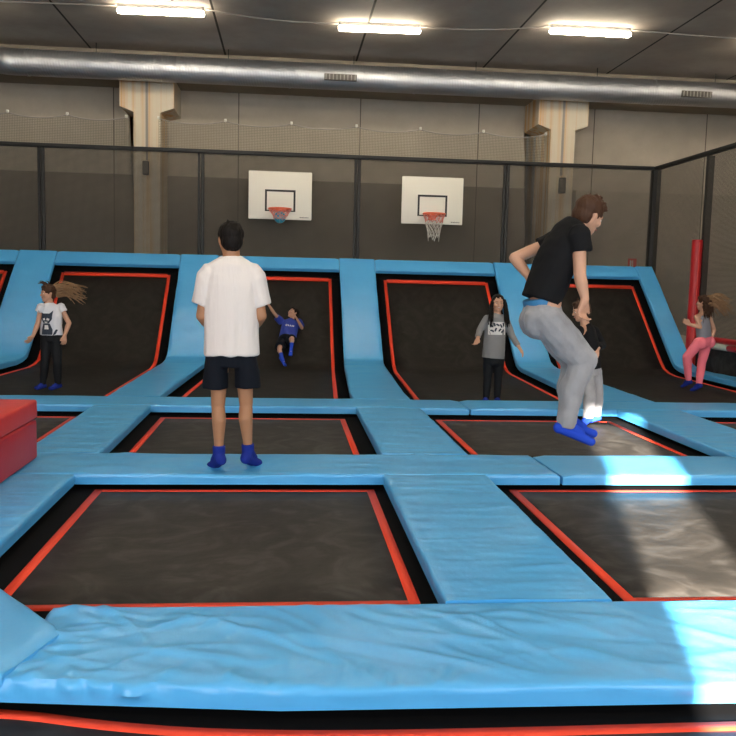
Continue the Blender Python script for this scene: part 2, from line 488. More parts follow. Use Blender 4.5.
bm = bmesh.new(); box(bm, (NX - .05, 4, NZ + .001), (NX + .05, NY - .051, NZ + .065), .01)
tag(mesh_obj('top_rail', bm, M['post'], angle=30), 'dark steel top rail running along the right side net', 'rail', None)
def net(name, p0, p1, z0, ztop, m, label, cat, group=None, n=24, clips=False):
    bm = bmesh.new(); uvl = bm.loops.layers.uv.new('UVMap')
    L = (V(p1) - V(p0)).length
    rows = []
    for i in range(n + 1):
        t = i / n; p = V(p0).lerp(V(p1), t)
        zt = ztop(t)
        rows.append([(bm.verts.new((p.x, p.y, z0 + (zt - z0) * j / 4)), t * L, (zt - z0) * j / 4) for j in range(5)])
    for i in range(n):
        for j in range(4):
            q = [rows[i][j], rows[i + 1][j], rows[i + 1][j + 1], rows[i][j + 1]]
            f = bm.faces.new([a[0] for a in q])
            for lp, a in zip(f.loops, q): lp[uvl].uv = (a[1], a[2])
    o = mesh_obj(name, bm, m)
    tag(o, label, cat, group)
    return o
xs = [-9, -7.05, -4.30, -1.53, 1.28, 4.04, NX]
wl = ['at the far left outside the view', 'at far left behind the girl in the cat shirt', 'around the left column', 'behind the left basketball hoop', 'behind the right basketball hoop', 'behind the jumping man, left of the corner post']
for a, b, l in zip(xs[:-1], xs[1:], wl):
    net('safety_net', (a, NY + .02, 0), (b, NY + .02, 0), 0.0, lambda t: NZ, M['darknet'], 'dark see-through net panel ' + l, 'net', 'dark net panels')
net('safety_net', (NX, NY - .08, 0), (NX, 13.82, 0), .6, lambda t: NZ, M['darknet'], 'dark see-through side net panel between corner post and red padded post', 'net', 'dark net panels')
net('safety_net', (NX, 13.68, 0), (NX, 11.27, 0), .6, lambda t: NZ, M['darknet'], 'dark see-through side net panel right of the red padded post', 'net', 'dark net panels')
net('safety_net', (NX, 11.13, 0), (NX, 6, 0), .6, lambda t: NZ, M['darknet'], 'dark see-through side net panel nearest the camera', 'net', 'dark net panels')
def scal(cnt, hi=4.19, dip=.07, r=1):
    return lambda t: hi - dip * abs(math.sin(PI * cnt * t)) ** .8
def palenet(x0, x1, cnt, hi, label):
    o = net('hanging_net', (x0, NY, 0), (x1, NY, 0), NZ + .067, scal(cnt, hi), M['palenet'], label, 'net', 'beige upper nets', n=60)
    bm = bmesh.new()
    tube(bm, [(x0 + (x1 - x0) * i / 60, NY, scal(cnt, hi)(i / 60)) for i in range(61)], .010, 6)
    mesh_obj('net_rope', bm, M['cable'], o)
    for k in range(cnt + 1):
        bm = bmesh.new(); box(bm, (x0 + (x1 - x0) * k / cnt - .02, NY - .03, hi - .01), (x0 + (x1 - x0) * k / cnt + .02, NY + .02, hi + .04), .005)
        mesh_obj('net_clip', bm, M['clip'], o, angle=30)
palenet(-6.9, -2.86, 4, 4.17, 'beige net with a scalloped top edge left of the left column')
palenet(-2.30, 4.72, 6, 4.17, 'long beige net with a scalloped top edge between the two columns')

# ------------------------------------------------------------------ basketball hoops
def hoop(cx, cz, netlen, netcol, label, crumpled):
    t = thing('basketball_hoop', label, 'basketball hoop', (cx, NY - .25, cz), None)
    bm = bmesh.new(); box(bm, (-.56, -.02, -.42), (.56, .02, .42), .012); bb = mesh_obj('backboard', bm, M['white'], t, angle=30)
    bm = bmesh.new()
    x0, x1, z0, z1, w = -.27, .27, -.28, .10, .035
    box(bm, (x0, -.024, z0), (x0 + w, -.0205, z1)); box(bm, (x1 - w, -.024, z0), (x1, -.0205, z1))
    box(bm, (x0 + w, -.024, z1 - w), (x1 - w, -.0205, z1)); box(bm, (x0 + w, -.024, z0), (x1 - w, -.0205, z0 + w * .6))
    mesh_obj('target_square', bm, M['black'], bb, smooth=False)
    bm = bmesh.new()
    for k in range(9):
        x = .35 + k * .018
        box(bm, (x, -.023, -.385), (x + .012, -.0205, -.385 + (.014 if k % 3 else .02)))
    mesh_obj('small_lettering', bm, M['grille'], bb, smooth=False)
    for s in (-.3, .3):
        for zz in (-.3, .2):
            bm = bmesh.new(); box(bm, (s - .02, .0205, zz), (s + .02, .2, zz + .04)); mesh_obj('wall_bracket', bm, M['post'], t, smooth=False)
    # rim
    rz, ry, rr = -.25, -.25, .195
    bm = bmesh.new()
    n = 28
    prev = None; first = None
    pts = [(rr * math.cos(2 * PI * k / n), ry + rr * math.sin(2 * PI * k / n), rz) for k in range(n)]
    for k in range(n):
        rcone(bm, pts[k], pts[(k + 1) % n], .014, .014, 8, 2)
    box(bm, (-.07, -.10, rz - .02), (.07, -.021, rz + .02), .005); box(bm, (-.07, -.035, rz - .10), (.07, -.021, rz + .02), .004)
    tube(bm, [(-.05, -.03, rz - .09), (-.08, -.16, rz)], .008, 6); tube(bm, [(.05, -.03, rz - .09), (.08, -.16, rz)], .008, 6)
    mesh_obj('rim', bm, M['rim'], t, angle=40)
    # net of cords
    bm = bmesh.new(); bm2 = bmesh.new()
    S = 12; T = 6
    def P(i, j):
        f = j / T
        r = rr * (1 - .52 * f ** .8)
        a = 2 * PI * (i + (.5 if j % 2 else 0)) / S
        return V((r * math.cos(a), ry + r * math.sin(a), rz - .015 - netlen * f + (random.uniform(-.02, .02) if j else 0) - (crumpled * (.06 if j == T and i % 3 == 0 else 0))))
    pp = [[P(i, j) for i in range(S)] for j in range(T + 1)]
    for j in range(T):
        for i in range(S):
            b_ = bm2 if j < 2 else bm
            tube(b_, [pp[j][i], pp[j + 1][i]], .0055, 5)
            k = (i - 1) % S if j % 2 == 0 else (i + 1) % S
            tube(b_, [pp[j][i], pp[j + 1][k]], .0055, 5)
    no = mesh_obj('net', bm, netcol, t); mesh_obj('net_upper_cords', bm2, M['pinkcord'], no)
hoop(-.14, 2.875, .17, M['pinkcord'], 'basketball hoop on the left with a blue ball stuck in its net', 0)
hoop(2.60, 2.875, .40, M['cord'], 'basketball hoop on the right with a hanging white net', 1)
t = thing('basketball', 'small blue ball caught in the net of the left hoop', 'ball', (-.14, NY - .50, 2.475))
bm = bmesh.new(); ball(bm, (0, 0, 0), .10, n=24); mesh_obj('ball_shell', bm, M['ball'], t)
bm = bmesh.new()
for ax in range(3):
    n = 24
    for k in range(n):
        a, b = 2 * PI * k / n, 2 * PI * (k + 1) / n
        f = [lambda q: (math.cos(q) * .1, math.sin(q) * .1, 0), lambda q: (0, math.cos(q) * .1, math.sin(q) * .1), lambda q: (math.cos(q) * .1, 0, math.sin(q) * .1)][ax]
        tube(bm, [f(a), f(b)], .004, 5)
mesh_obj('ball_seams', bm, M['ballseam'], t)

# ------------------------------------------------------------------ trampolines
WALLP = [(13.05, .0), (13.3, .025), (13.48, .07), (13.62, .17), (13.78, .31), (14.1, .60), (14.5, .965), (15.0, 1.42), (15.09, 1.50)]
def wall_profile(y):
    if y <= WALLP[0][0]: return 0.0
    for (a, b), (c, d) in zip(WALLP[:-1], WALLP[1:]):
        if y <= c: return b + (d - b) * (y - a) / (c - a)
    (a, b), (c, d) = WALLP[-2:]
    return d + (y - c) * (d - b) / (c - a)
def strip_surface(bm, rowsL, rowsR, dz, nx, thick=0):
    """surface between two polylines lifted along normal by dz"""
    n = len(rowsL); grid = []
    for i in range(n):
        a = V(rowsL[i]); b = V(rowsR[i])
        al = V(rowsL[min(i + 1, n - 1)]) - V(rowsL[max(i - 1, 0)])
        N = (b - a).cross(al).normalized()
        if N.z < 0: N = -N
        grid.append([bm.verts.new(a.lerp(b, j / nx) + N * dz) for j in range(nx + 1)])
    for i in range(n - 1):
        for j in range(nx):
            bm.faces.new((grid[i][j], grid[i][j + 1], grid[i + 1][j + 1], grid[i + 1][j]))
def sheet(name, surfs, m, parent, thick, smooth=True):
    bm = bmesh.new()
    for s in surfs: strip_surface(bm, *s)
    o = mesh_obj(name, bm, m, parent, smooth=smooth)
    # make sure faces look up, then give thickness downwards
    me = o.data
    if sum(p.normal.z for p in me.polygons) < 0: me.flip_normals()
    md = o.modifiers.new('thick', 'SOLIDIFY'); md.thickness = thick; md.offset = -1
    return o
def flat_tramp(x0, x1, y0, y1, label, far=.14, group='flat trampolines in the floor'):
    """x0..x1,y0..y1: outer line of the red tape"""
    cx, cy = (x0 + x1) / 2, (y0 + y1) / 2
    t = thing('trampoline', label, 'trampoline', (cx, cy, 0), group)
    X, Y = (x1 - x0) / 2, (y1 - y0) / 2
    m_ = .34
    bm = bmesh.new(); box(bm, (-X - m_, -Y - .30, ZF), (X + m_, Y + .34, -.006)); 
    for lo, hi in (((-X - m_, -Y - .29, -.006), (-X - .20, Y + .33, .027)), ((X + .20, -Y - .29, -.006), (X + m_, Y + .33, .027)),
                   ((-X - .20, Y + .20, -.006), (X + .20, Y + .33, .027)), ((-X - .20, -Y - .29, -.006), (X + .20, -Y - .26, .027))):
        box(bm, lo, hi)
    mesh_obj('frame', bm, M['border'], t, smooth=False)
    w = .052
    g = lambda a, b, c, d, n=2: ([(a, c + (d - c) * i / n, 0) for i in range(n + 1)], [(b, c + (d - c) * i / n, 0) for i in range(n + 1)])
    o = sheet('jumping_mat', [(*g(-X + w, X - w, -Y + w, Y - w, 8), 0, 8)], M['mat'], t, .011)
    o = sheet('border_tape', [(*g(-X, -X + w, -Y, Y), .0015, 1), (*g(X - w, X, -Y, Y), .0015, 1), (*g(-X + w, X - w, -Y, -Y + w), .0015, 1), (*g(-X + w, X - w, Y - w, Y), .0015, 1)], M['tape'], t, .012)
XS = [(-4.05, -2.05), (-1.24, .61), (1.55, 3.41), (4.39, 6.25)]
flat_tramp(-1.24, .61, 3.58, 5.64, 'large black trampoline with red border in the foreground on the left')
flat_tramp(1.55, 3.41, 3.58, 5.64, 'large black trampoline with red border in the foreground on the right, crossed by sunlight')
n2 = ['small visible corner of a black trampoline behind the red foam box', 'black trampoline with red border directly behind the man in the white shirt',
      'black trampoline with red border in the second row, beneath the jumping man', 'black trampoline corner with red border at the right edge of the second row']
for (a, b), l in zip(XS, n2):
    flat_tramp(a, b, 6.56, 8.57, l)
# big front trampoline with a curved border
t = thing('trampoline', 'nearest black trampoline with curved red border along the bottom edge', 'trampoline', (0, 1.2, 0), 'flat trampolines in the floor')
bm = bmesh.new(); box(bm, (-2.6, -3.0, ZF), (3.6, 1.72, -.006)); box(bm, (-.85, 1.62, -.006), (3.6, 1.74, .027)); mesh_obj('frame', bm, M['border'], t, smooth=False)
ctrl = [(-1.75, .55), (-1.3, 1.28), (-1.1, 1.46), (-.93, 1.60), (-.72, 1.49), (-.5, 1.41)]
cv = [(-2.3, .30), (-1.9, .86), (-1.5, 1.26), (-1.2, 1.46), (-.93, 1.575), (-.7, 1.53)]
def front_curve(x):
    pts = [(-2.4, 2.25), (-1.6, 2.62), (-1.2, 2.74), (-.95, 2.765), (-.75, 2.70), (-.45, 2.615), (-.1, 2.565), (.3, 2.545), (.8, 2.54), (3.4, 2.54)]
    for (a, b), (c, d) in zip(pts[:-1], pts[1:]):
        if x <= c:
            q = (x - a) / (c - a); return b + (d - b) * q
    return pts[-1][1]
fx = [-2.3 + 5.6 * i / 80 for i in range(81)]
fy = [sum(front_curve(x + k * .05) for k in range(-4, 5)) / 9 - 1.2 for x in fx]
sheet('jumping_mat', [([(x, -2.6, 0) for x in fx], [(x, y - .055, 0) for x, y in zip(fx, fy)], 0, 6)], M['mat'], t, .011)
sheet('border_tape', [([(x, y - .055, 0) for x, y in zip(fx, fy)], [(x, y, 0) for x, y in zip(fx, fy)], .0015, 1)], M['tape'], t, .012)

# wall trampolines: bed + sloping wall
def wall_tramp(b0, b1, w0, w1, label):
    cx = (b0 + b1) / 2
    t = thing('wall_trampoline', label, 'trampoline', (cx, 12.3, 0), 'trampolines that curve up the back wall')
    Ys = [9.30, 9.6, 10.2, 11, 12, 12.8] + [y for y, z in WALLP[:-1]]
    def xl(y, a, b):
        q = min(1, max(0, (y - 9.9) / 3.6)); return a + (b - a) * q - cx
    w = .052
    def poly(f, ys): return [(f(y), y - 12.3, wall_profile(y)) for y in ys]
    L = lambda d: (lambda y: xl(y, b0, w0) + d)
    Rr = lambda d: (lambda y: xl(y, b1, w1) - d)
    sheet('jumping_mat', [(poly(L(w), Ys), poly(Rr(w), Ys), 0, 6)], M['wallmat'], t, .02)
    top = [14.945, 15.0]
    sheet('border_tape', [(poly(L(0), Ys), poly(L(w), Ys), .004, 1), (poly(Rr(w), Ys), poly(Rr(0), Ys), .004, 1),
                          (poly(L(w), top), poly(Rr(w), top), .004, 1)], M['tape'], t, .02)
    Yb = [9.28] + Ys[1:] + [15.2]
    sheet('frame', [(poly(L(-.30), Yb), poly(Rr(-.30), Yb), -.026, 4)], M['border'], t, .02)
WT = [(-6.9, -5.02, -6.75, -4.72), (-4.05, -2.05, -3.82, -2.0), (-1.22, .62, -1.06, .775), (1.55, 3.41, 1.70, 3.57), (4.39, 6.25, 4.45, 6.27)]
wn = ['black wall trampoline at the left edge, left of the girl in the cat shirt', 'black wall trampoline behind the girl in the cat shirt',
      'black wall trampoline on which the boy in blue slides', 'black wall trampoline behind the girl in the grey sweater', 'black wall trampoline at the right, behind the jumping man']
for a, l in zip(WT, wn): wall_tramp(*a, l)

# ------------------------------------------------------------------ blue pads
DENTS = []
def make_creases(x0, x1, y0, y1, n, ang, spread, amp, wid, lmin, lmax, seed):
    rnd = random.Random(seed); out = []
    for k in range(n):
        a = math.radians(ang + rnd.uniform(-spread, spread))
        out.append((rnd.uniform(x0, x1), rnd.uniform(y0, y1), math.cos(a), math.sin(a), rnd.uniform(lmin, lmax) / 2, wid * rnd.uniform(.6, 1.5), amp * rnd.uniform(.35, 1.1) * (1 if rnd.random() < .75 else -.7), rnd.uniform(-.6, .6)))
    return out
def crease_h(x, y, cs):
    h = 0.0
    for cx, cy, dx, dy, hl, w, am, bend in cs:
        px, py = x - cx, y - cy
        u = px * dx + py * dy
        if abs(u) > hl: continue
        v = -px * dy + py * dx - bend * u * u
        if abs(v) > 3 * w: continue
        h += am * math.exp(-(v / w) ** 2) * math.cos(u / hl * PI / 2) ** .7
    return h
def pad(name, L, R_, label, thick=.072, nx=12, wr=.006, ws=(1, 1), seed=0, lift=.03, round_=.014, cat='safety pad', group=None, endround=True, crown=.0, creases=(), pleat=None):
    """padded strip between base polylines L and R (equally long lists)"""
    n = len(L)
    pathL = [V(p) for p in L]; pathR = [V(p) for p in R_]
    bm = bmesh.new()
    # cross-section parameters (s across 0..1, h height 0..1)
    W = (pathR[0] - pathL[0]).length
    e = min(round_ / W, .2)
    prof = [(0, 0), (0, .3), (0, .6), (0.0, .86), (e * .3, .96), (e, 1)] + [(e + (1 - 2 * e) * k / nx, 1) for k in range(1, nx)] + [(1 - e, 1), (1 - e * .3, .96), (1, .86), (1, .6), (1, .3), (1, 0)]
    grid = []
    for i in range(n):
        a, b = pathL[i], pathR[i]
        al = (pathL[min(i + 1, n - 1)] - pathL[max(i - 1, 0)] + pathR[min(i + 1, n - 1)] - pathR[max(i - 1, 0)]).normalized()
        N = (b - a).cross(al).normalized()
        if N.z < 0: N = -N
        edge = min(i, n - 1 - i)
        sc = 1.0
        if endround and edge == 0: sc = .8
        row = []
        for s, h in prof:
            p = a.lerp(b, s)
            hh = h * thick * (sc if h > .75 else 1) + (lift if h or 1 else 0)
            c = p + N * hh
            if h > .3 and wr:
                q = V((p.x * ws[0], p.y * ws[1] + p.z, seed * 7.3))
                f = noise.noise(q * 3.1) * .6
                rg = 1 - abs(noise.noise(q * 2.2 + V((5, 3, 1)))) * 3
                f += max(0, rg) ** 3 * .9
                f += noise.noise(q * 8) * .25
                c += N * f * wr * (1 if h == 1 else .2)
                if h == 1: c += N * crease_h(p.x, p.y, creases)
                if h < 1:
                    side = (b - a).normalized() * (-1 if s < .5 else 1)
                    c += side * (wr * 1.0 * (noise.noise(V((p.x * 5, p.y * 5 + p.z, h * 2 + seed))) + .3))
                if pleat and h < 1 and s < .5 and p.x < pleat[0]:
                    c += side * pleat[1] * min(1, pleat[0] - p.x) * (abs(noise.noise(V((p.x * 9, h * .8, 2.2)))) * 2 - .5) * (.3 + h)
                for dx, dy, rad, dep in DENTS:
                    dd = math.hypot(p.x - dx, p.y - dy)
                    if h > .3: c -= N * dep * math.exp(-(dd / rad) ** 2) * h
            if h == 1 and crown: c += N * crown * math.sin(PI * s)
            row.append(bm.verts.new(c))
        grid.append(row)
    m = len(prof)
    for i in range(n - 1):
        for j in range(m - 1):
            bm.faces.new((grid[i][j], grid[i][j + 1], grid[i + 1][j + 1], grid[i + 1][j]))
        bm.faces.new((grid[i][m - 1], grid[i][0], grid[i + 1][0], grid[i + 1][m - 1]))
    bm.faces.new(grid[0]); bm.faces.new(grid[-1][::-1])
    o = mesh_obj(name, bm, M['blue'], None, angle=50)
    return tag(o, label, cat, group)
def line(a, b, n): return [V(a).lerp(V(b), i / n) for i in range(n + 1)]
FLOORG = 'blue floor pads between the trampolines'
# front pad
fx = [-.91 + 4.4 * i / 300 for i in range(301)]
def fpf(x):
    return 2.715 - .10 * min(1, (x + .9) / .9) - .02 * max(0, x) / 1.5
pad('safety_pad', [(x, fpf(x) + .01, 0) for x in fx], [(x, 3.345, 0) for x in fx],
    'wide wrinkled blue pad running across the front, nearest the camera', thick=.072, nx=44, wr=.007, ws=(.8, 1.3), seed=1, group=FLOORG, crown=.004,
    creases=make_creases(-.9, 3.3, 2.66, 3.35, 62, -40, 30, .0095, .024, .3, .9, 3) + make_creases(-.9, -.1, 2.72, 3.3, 26, 20, 40, .008, .018, .2, .5, 4) + make_creases(-.9, .6, 2.64, 2.75, 20, 80, 20, .007, .016, .1, .2, 5), pleat=(.4, .022))
# angled corner pad at lower left
pad('safety_pad', line((-.90, 2.73, .012), (-2.12, 2.26, .0), 16), line((-.80, 3.07, .012), (-1.37, 3.79, .0), 16),
    'blue corner pad at the lower left edge, overlapping the front pad', thick=.09, nx=12, wr=.005, seed=2, group=FLOORG)
# strip 1/2 across (seam at x=1.92)
DENTS[:] = [(-.50, 5.95, .16, .030), (-.22, 5.97, .16, .030), (-.36, 5.80, .35, .012)]
y0, y1 = 5.66, 6.33
pad('safety_pad', line((-3.2, y0, 0), (1.915, y0, 0), 230), line((-3.2, y1, 0), (1.895, y1, 0), 230),
    'long blue cross pad under the feet of the man in the white shirt', nx=18, wr=.006, ws=(.7, 1.6), seed=3, group=FLOORG,
    creases=make_creases(-2.4, 1.9, y0, y1, 60, 4, 22, .005, .014, .3, .9, 7) + make_creases(-.9, .2, 5.85, 6.1, 22, 0, 60, .005, .012, .2, .45, 8))
DENTS[:] = []
pad('safety_pad', line((1.935, y0, 0), (7.0, y0, 0), 60), line((1.915, y1, 0), (7.0, y1, 0), 60),
    'blue cross pad behind the right foreground trampoline, with a bright patch of sun', nx=8, wr=.003, seed=4, group=FLOORG)
y2, y3 = 8.72, 9.34
pad('safety_pad', line((-6.5, y2, 0), (1.93, y2, 0), 90), line((-6.5, y3, 0), (1.93, y3, 0), 90),
    'long blue cross pad in front of the wall trampolines on the left half', nx=8, wr=.005, ws=(.7, 1.6), seed=5, group=FLOORG)
pad('safety_pad', line((1.95, y2, 0), (7.0, y2, 0), 60), line((1.95, y3, 0), (7.0, y3, 0), 60),
    'blue cross pad in front of the wall trampolines on the right half', nx=8, wr=.003, seed=6, group=FLOORG)
# lengthwise strips
def lengthwise(xa, xb, ya, yb, label, seed, wr=.006):
    pad('safety_pad', line((xa, ya, 0), (xa, yb, 0), 110), line((xb, ya, 0), (xb, yb, 0), 110), label, nx=16, wr=wr * .8, ws=(.35, 2.2), seed=seed, group=FLOORG, endround=False,
        creases=make_creases(xa, xb, ya, yb, 34, 0, 16, .0045, .012, .3, .9, seed))
lengthwise(-2.12, -1.375, 3.81, 5.645, 'blue lengthwise pad beside the red foam box, left of the left foreground trampoline', 10, .009)
lengthwise(.675, 1.39, 3.365, 5.645, 'blue lengthwise pad between the two foreground trampolines', 11)
rows = ['blue lengthwise pad in the second row, right of the trampoline corner by the red box', 'blue lengthwise pad in the second row, between the man in white and the jumping man',
        'blue lengthwise pad in the second row, right of the jumping man']
for (a, b), l, s in zip(((-1.92, -1.36), (.74, 1.41), (3.54, 4.25)), rows, (12, 13, 14)):
    lengthwise(a, b, 6.345, 8.705, l, s, .007)
# dividers that climb the wall
def divider(b0, b1, w0, w1, label, seed):
    ys = [9.36 + (13.0 - 9.36) * i / 30 for i in range(31)] + [13.05 + (15.33 - 13.05) * i / 40 for i in range(41)]
    def xx(y, a, b):
        q = min(1, max(0, (y - 9.9) / 3.6)); return a + (b - a) * q
    pad('wall_pad', [(xx(y, b0, w0), y, wall_profile(y)) for y in ys], [(xx(y, b1, w1), y, wall_profile(y)) for y in ys], label,
        nx=12, wr=.006, ws=(.35, 1.3), seed=seed,
        creases=make_creases(b0, w1, 11.5, 14.4, 26, -4, 22, .009, .030, .3, .8, seed), group='blue pads climbing between the wall trampolines', endround=False)
dn = ['blue ramp pad at far left, behind the girl in the cat shirt', 'blue ramp pad behind the man in the white shirt', 'blue ramp pad between the boy in blue and the girl in the grey sweater',
      'blue ramp pad between the girl in the grey sweater and the jumping man', 'slanted outer blue ramp pad at the right end of the wall']
dv = [(-4.86, -4.24, -4.59, -3.96), (-1.92, -1.36, -1.85, -1.21), (.76, 1.40, .925, 1.55), (3.55, 4.25, 3.72, 4.30), (6.38, 6.74, 6.40, 6.72)]
for k, (d, l) in enumerate(zip(dv, dn)): divider(*d, l, 20 + k)
tops = [(-6.9, -4.60), (-3.95, -1.86), (-1.20, .915), (1.56, 3.71), (4.31, 6.39)]
tn = ['blue top pad over the wall trampoline at the left edge', 'blue top pad over the wall trampoline behind the girl in the cat shirt', 'blue top pad over the wall trampoline of the boy in blue',
      'blue top pad over the wall trampoline behind the girl in the grey sweater', 'blue top pad over the wall trampoline at the right']
for k, ((a, b), l) in enumerate(zip(tops, tn)):
    ya, yb = 15.11, 15.33
    pad('top_pad', line((a, ya, wall_profile(ya)), (b, ya, wall_profile(ya)), 30), line((a, yb, wall_profile(yb)), (b, yb, wall_profile(yb)), 30), l,
        nx=5, wr=.003, seed=40 + k, group='blue pads along the top of the wall')
# black support behind the slope
bm = bmesh.new()
pr = [(13.0, ZF), (13.6, ZF), (15.40, ZF), (15.40, 1.66), (15.2, 1.50), (14.1, .50), (13.62, .08), (13.3, -.06)]
f = [bm.verts.new((-7.0, y, z)) for y, z in pr[1:7] + [(13.62, .07)]]
g = [bm.verts.new((6.70, y, z)) for y, z in pr[1:7] + [(13.62, .07)]]
bm.faces.new(f); bm.faces.new(g[::-1])
k = len(f)
for i in range(k): bm.faces.new((f[i], f[(i + 1) % k], g[(i + 1) % k], g[i]))
bm.normal_update()
tag(mesh_obj('ramp_support', bm, M['border'], smooth=False), 'black support structure beneath the sloping wall trampolines', 'support frame')

# ------------------------------------------------------------------ side barrier on the right
t = thing('side_barrier', 'low barrier with red and white padded rail at the right edge', 'barrier', (NX - .02, 12, 0))
bm = bmesh.new(); box(bm, (.0, -6, ZF), (.04, 1.55, .44)); mesh_obj('dark_panel', bm, M['mat'], t, smooth=False)
x_ = -.02
for k in range(30):
    y0 = 1.55 - k * .5
    if y0 < -5: break
    bm = bmesh.new(); rcone(bm, (x_, y0, .50), (x_, y0 - .46, .50), .05, .05, 14, 2)
    mesh_obj('padded_rail', bm, M['redfoam'] if k % 2 == 0 else M['signwhite'], t, angle=40)
bm = bmesh.new(); tube(bm, [(x_, 1.55, .60), (x_, -6, .60)], .045, 12); mesh_obj('red_rail', bm, M['redfoam'], t, angle=40)
t = thing('padded_post', 'tall round red padded post beside the girl in pink trousers', 'post', (6.81, 13.75, 0))
bm = bmesh.new(); tube(bm, [(0, 0, ZF), (0, 0, .03), (0, 0, 2.20), (0, 0, 2.22)], .085, 20); mesh_obj('red_padding', bm, M['redfoam'], t, angle=50)
bm = bmesh.new(); box(bm, (-.006, -.093, .05), (.006, -.083, 2.18)); mesh_obj('padding_seam', bm, M['signred'], t, smooth=False)

# ------------------------------------------------------------------ red foam box
t = thing('foam_box', 'large red foam box with separate lid standing at the left edge on the blue pads', 'foam box', (-2.4, 5.5, .109))
def rbox(name, lo, hi, m):
    bm = bmesh.new(); box(bm, lo, hi, .02, 3); mesh_obj(name, bm, m, t, angle=40)
rbox('body', (-.62, -.9, -.0), (.66, .62, .28), M['redfoam'])
rbox('lid', (-.62, -.9, .285), (.665, .62, .42), M['redtop'])

# ------------------------------------------------------------------ people
def basis(fwd, up=(0, 0, 1)):
    f = V(fwd).normalized(); r = f.cross(V(up)).normalized(); u = r.cross(f).normalized()
    return Matrix((r, f, u)).transposed()      # columns: right, forward, up

def add_hand(bm, wrist, d, thumb, size, curl=.5, spread=.10):
    """wrist point, finger direction, thumb side direction"""
    d = V(d).normalized(); th = V(thumb); th = (th - d * th.dot(d)).normalized()
    nrm = d.cross(th)                      # palm normal
    w = V(wrist); s = size
    mid = w + d * s * .26
    for k in (-1, -.33, .33, 1):
        rcone(bm, w + th * k * s * .09, w + d * s * .46 + th * k * s * .165, s * .095, s * .085, 8, 3)
    ln = [.36, .44, .47, .42]
    for k, kk in enumerate((-1, -.33, .33, 1)):
        p = w + d * s * .46 + th * kk * s * .175
        dd = (d + th * kk * spread).normalized(); L = s * ln[k]; r = s * .052
        ang = 0
        for seg, fr in enumerate((.44, .32, .24)):
            ang += curl * (.5, .9, .7)[seg]
            dir_ = dd * math.cos(ang) + nrm * math.sin(ang)
            q = p + dir_ * L * fr
            rcone(bm, p, q, r * (1 - .08 * seg), r * (.94 - .1 * seg), 8, 2); p = q
    p = w + d * s * .12 + th * s * .13
    q = p + (d * .75 + th * .65).normalized() * s * .24; rcone(bm, p, q, s * .075, s * .062, 8, 3)
    q2 = q + (d * .95 + th * .25 + nrm * .3 * curl).normalized() * s * .20; rcone(bm, q, q2, s * .06, s * .048, 8, 3)

def add_head(bm, c, B, h, simple=False):
    """c centre of head, B basis, h chin-to-crown height"""
    P = lambda x, y, z: V(c) + B @ V((x * h, y * h, z * h))
    E = lambda x, y, z, rx, ry, rz: ball(bm, P(x, y, z), (rx * h, ry * h, rz * h), B, 20)
    E(0, -.05, .13, .325, .40, .365)
    E(0, .05, -.05, .285, .33, .33)
    rcone(bm, P(0, .02, -.12), P(0, .22, -.385), .245 * h, .105 * h)
    rcone(bm, P(-.10, .18, -.33), P(.10, .18, -.33), .10 * h, .10 * h)
    for s in (-1, 1):
        rcone(bm, P(s * .22, -.02, -.15), P(s * .09, .2, -.33), .10 * h, .10 * h)       # jaw line
        E(s * .16, .24, -.09, .11, .10, .10)                                             # cheek
        E(s * .325, -.03, -.03, .035, .075, .115); E(s * .345, -.06, .02, .03, .06, .07)  # ear
        rcone(bm, P(s * .05, .335, .085), P(s * .19, .29, .095), .042 * h, .035 * h)     # brow
    rcone(bm, P(0, .335, .05), P(0, .415, -.10), .034 * h, .050 * h)                     # nose
    for s in (-1, 1): E(s * .042, .38, -.115, .034, .04, .03)
    E(0, .315, -.235, .11, .06, .055)
    E(0, .27, -.36, .085, .075, .065)

def face_parts(parent, c, B, h, eyes=True):
    P = lambda x, y, z: V(c) + B @ V((x * h, y * h, z * h))
    if eyes:
        for s in (-1, 1):
            bm = bmesh.new(); ball(bm, P(s * .13, .318, .015), (.050 * h, .032 * h, .026 * h), B, 12)
            e = mesh_obj('eye', bm, M['eyewhite'], parent)
            bm = bmesh.new(); ball(bm, P(s * .13, .345, .015), (.026 * h, .014 * h, .026 * h), B, 10)
            mesh_obj('iris', bm, M['iris'], e)
            bm = bmesh.new(); rcone(bm, P(s * .06, .378, .095), P(s * .19, .325, .105), .014 * h, .010 * h, 8, 2)
            mesh_obj('eyebrow', bm, M['hair_brown'], parent)
    bm = bmesh.new(); rcone(bm, P(-.075, .365, -.235), P(.075, .365, -.235), .026 * h, .026 * h, 10, 3)
    mesh_obj('lips', bm, M['lips'], parent)

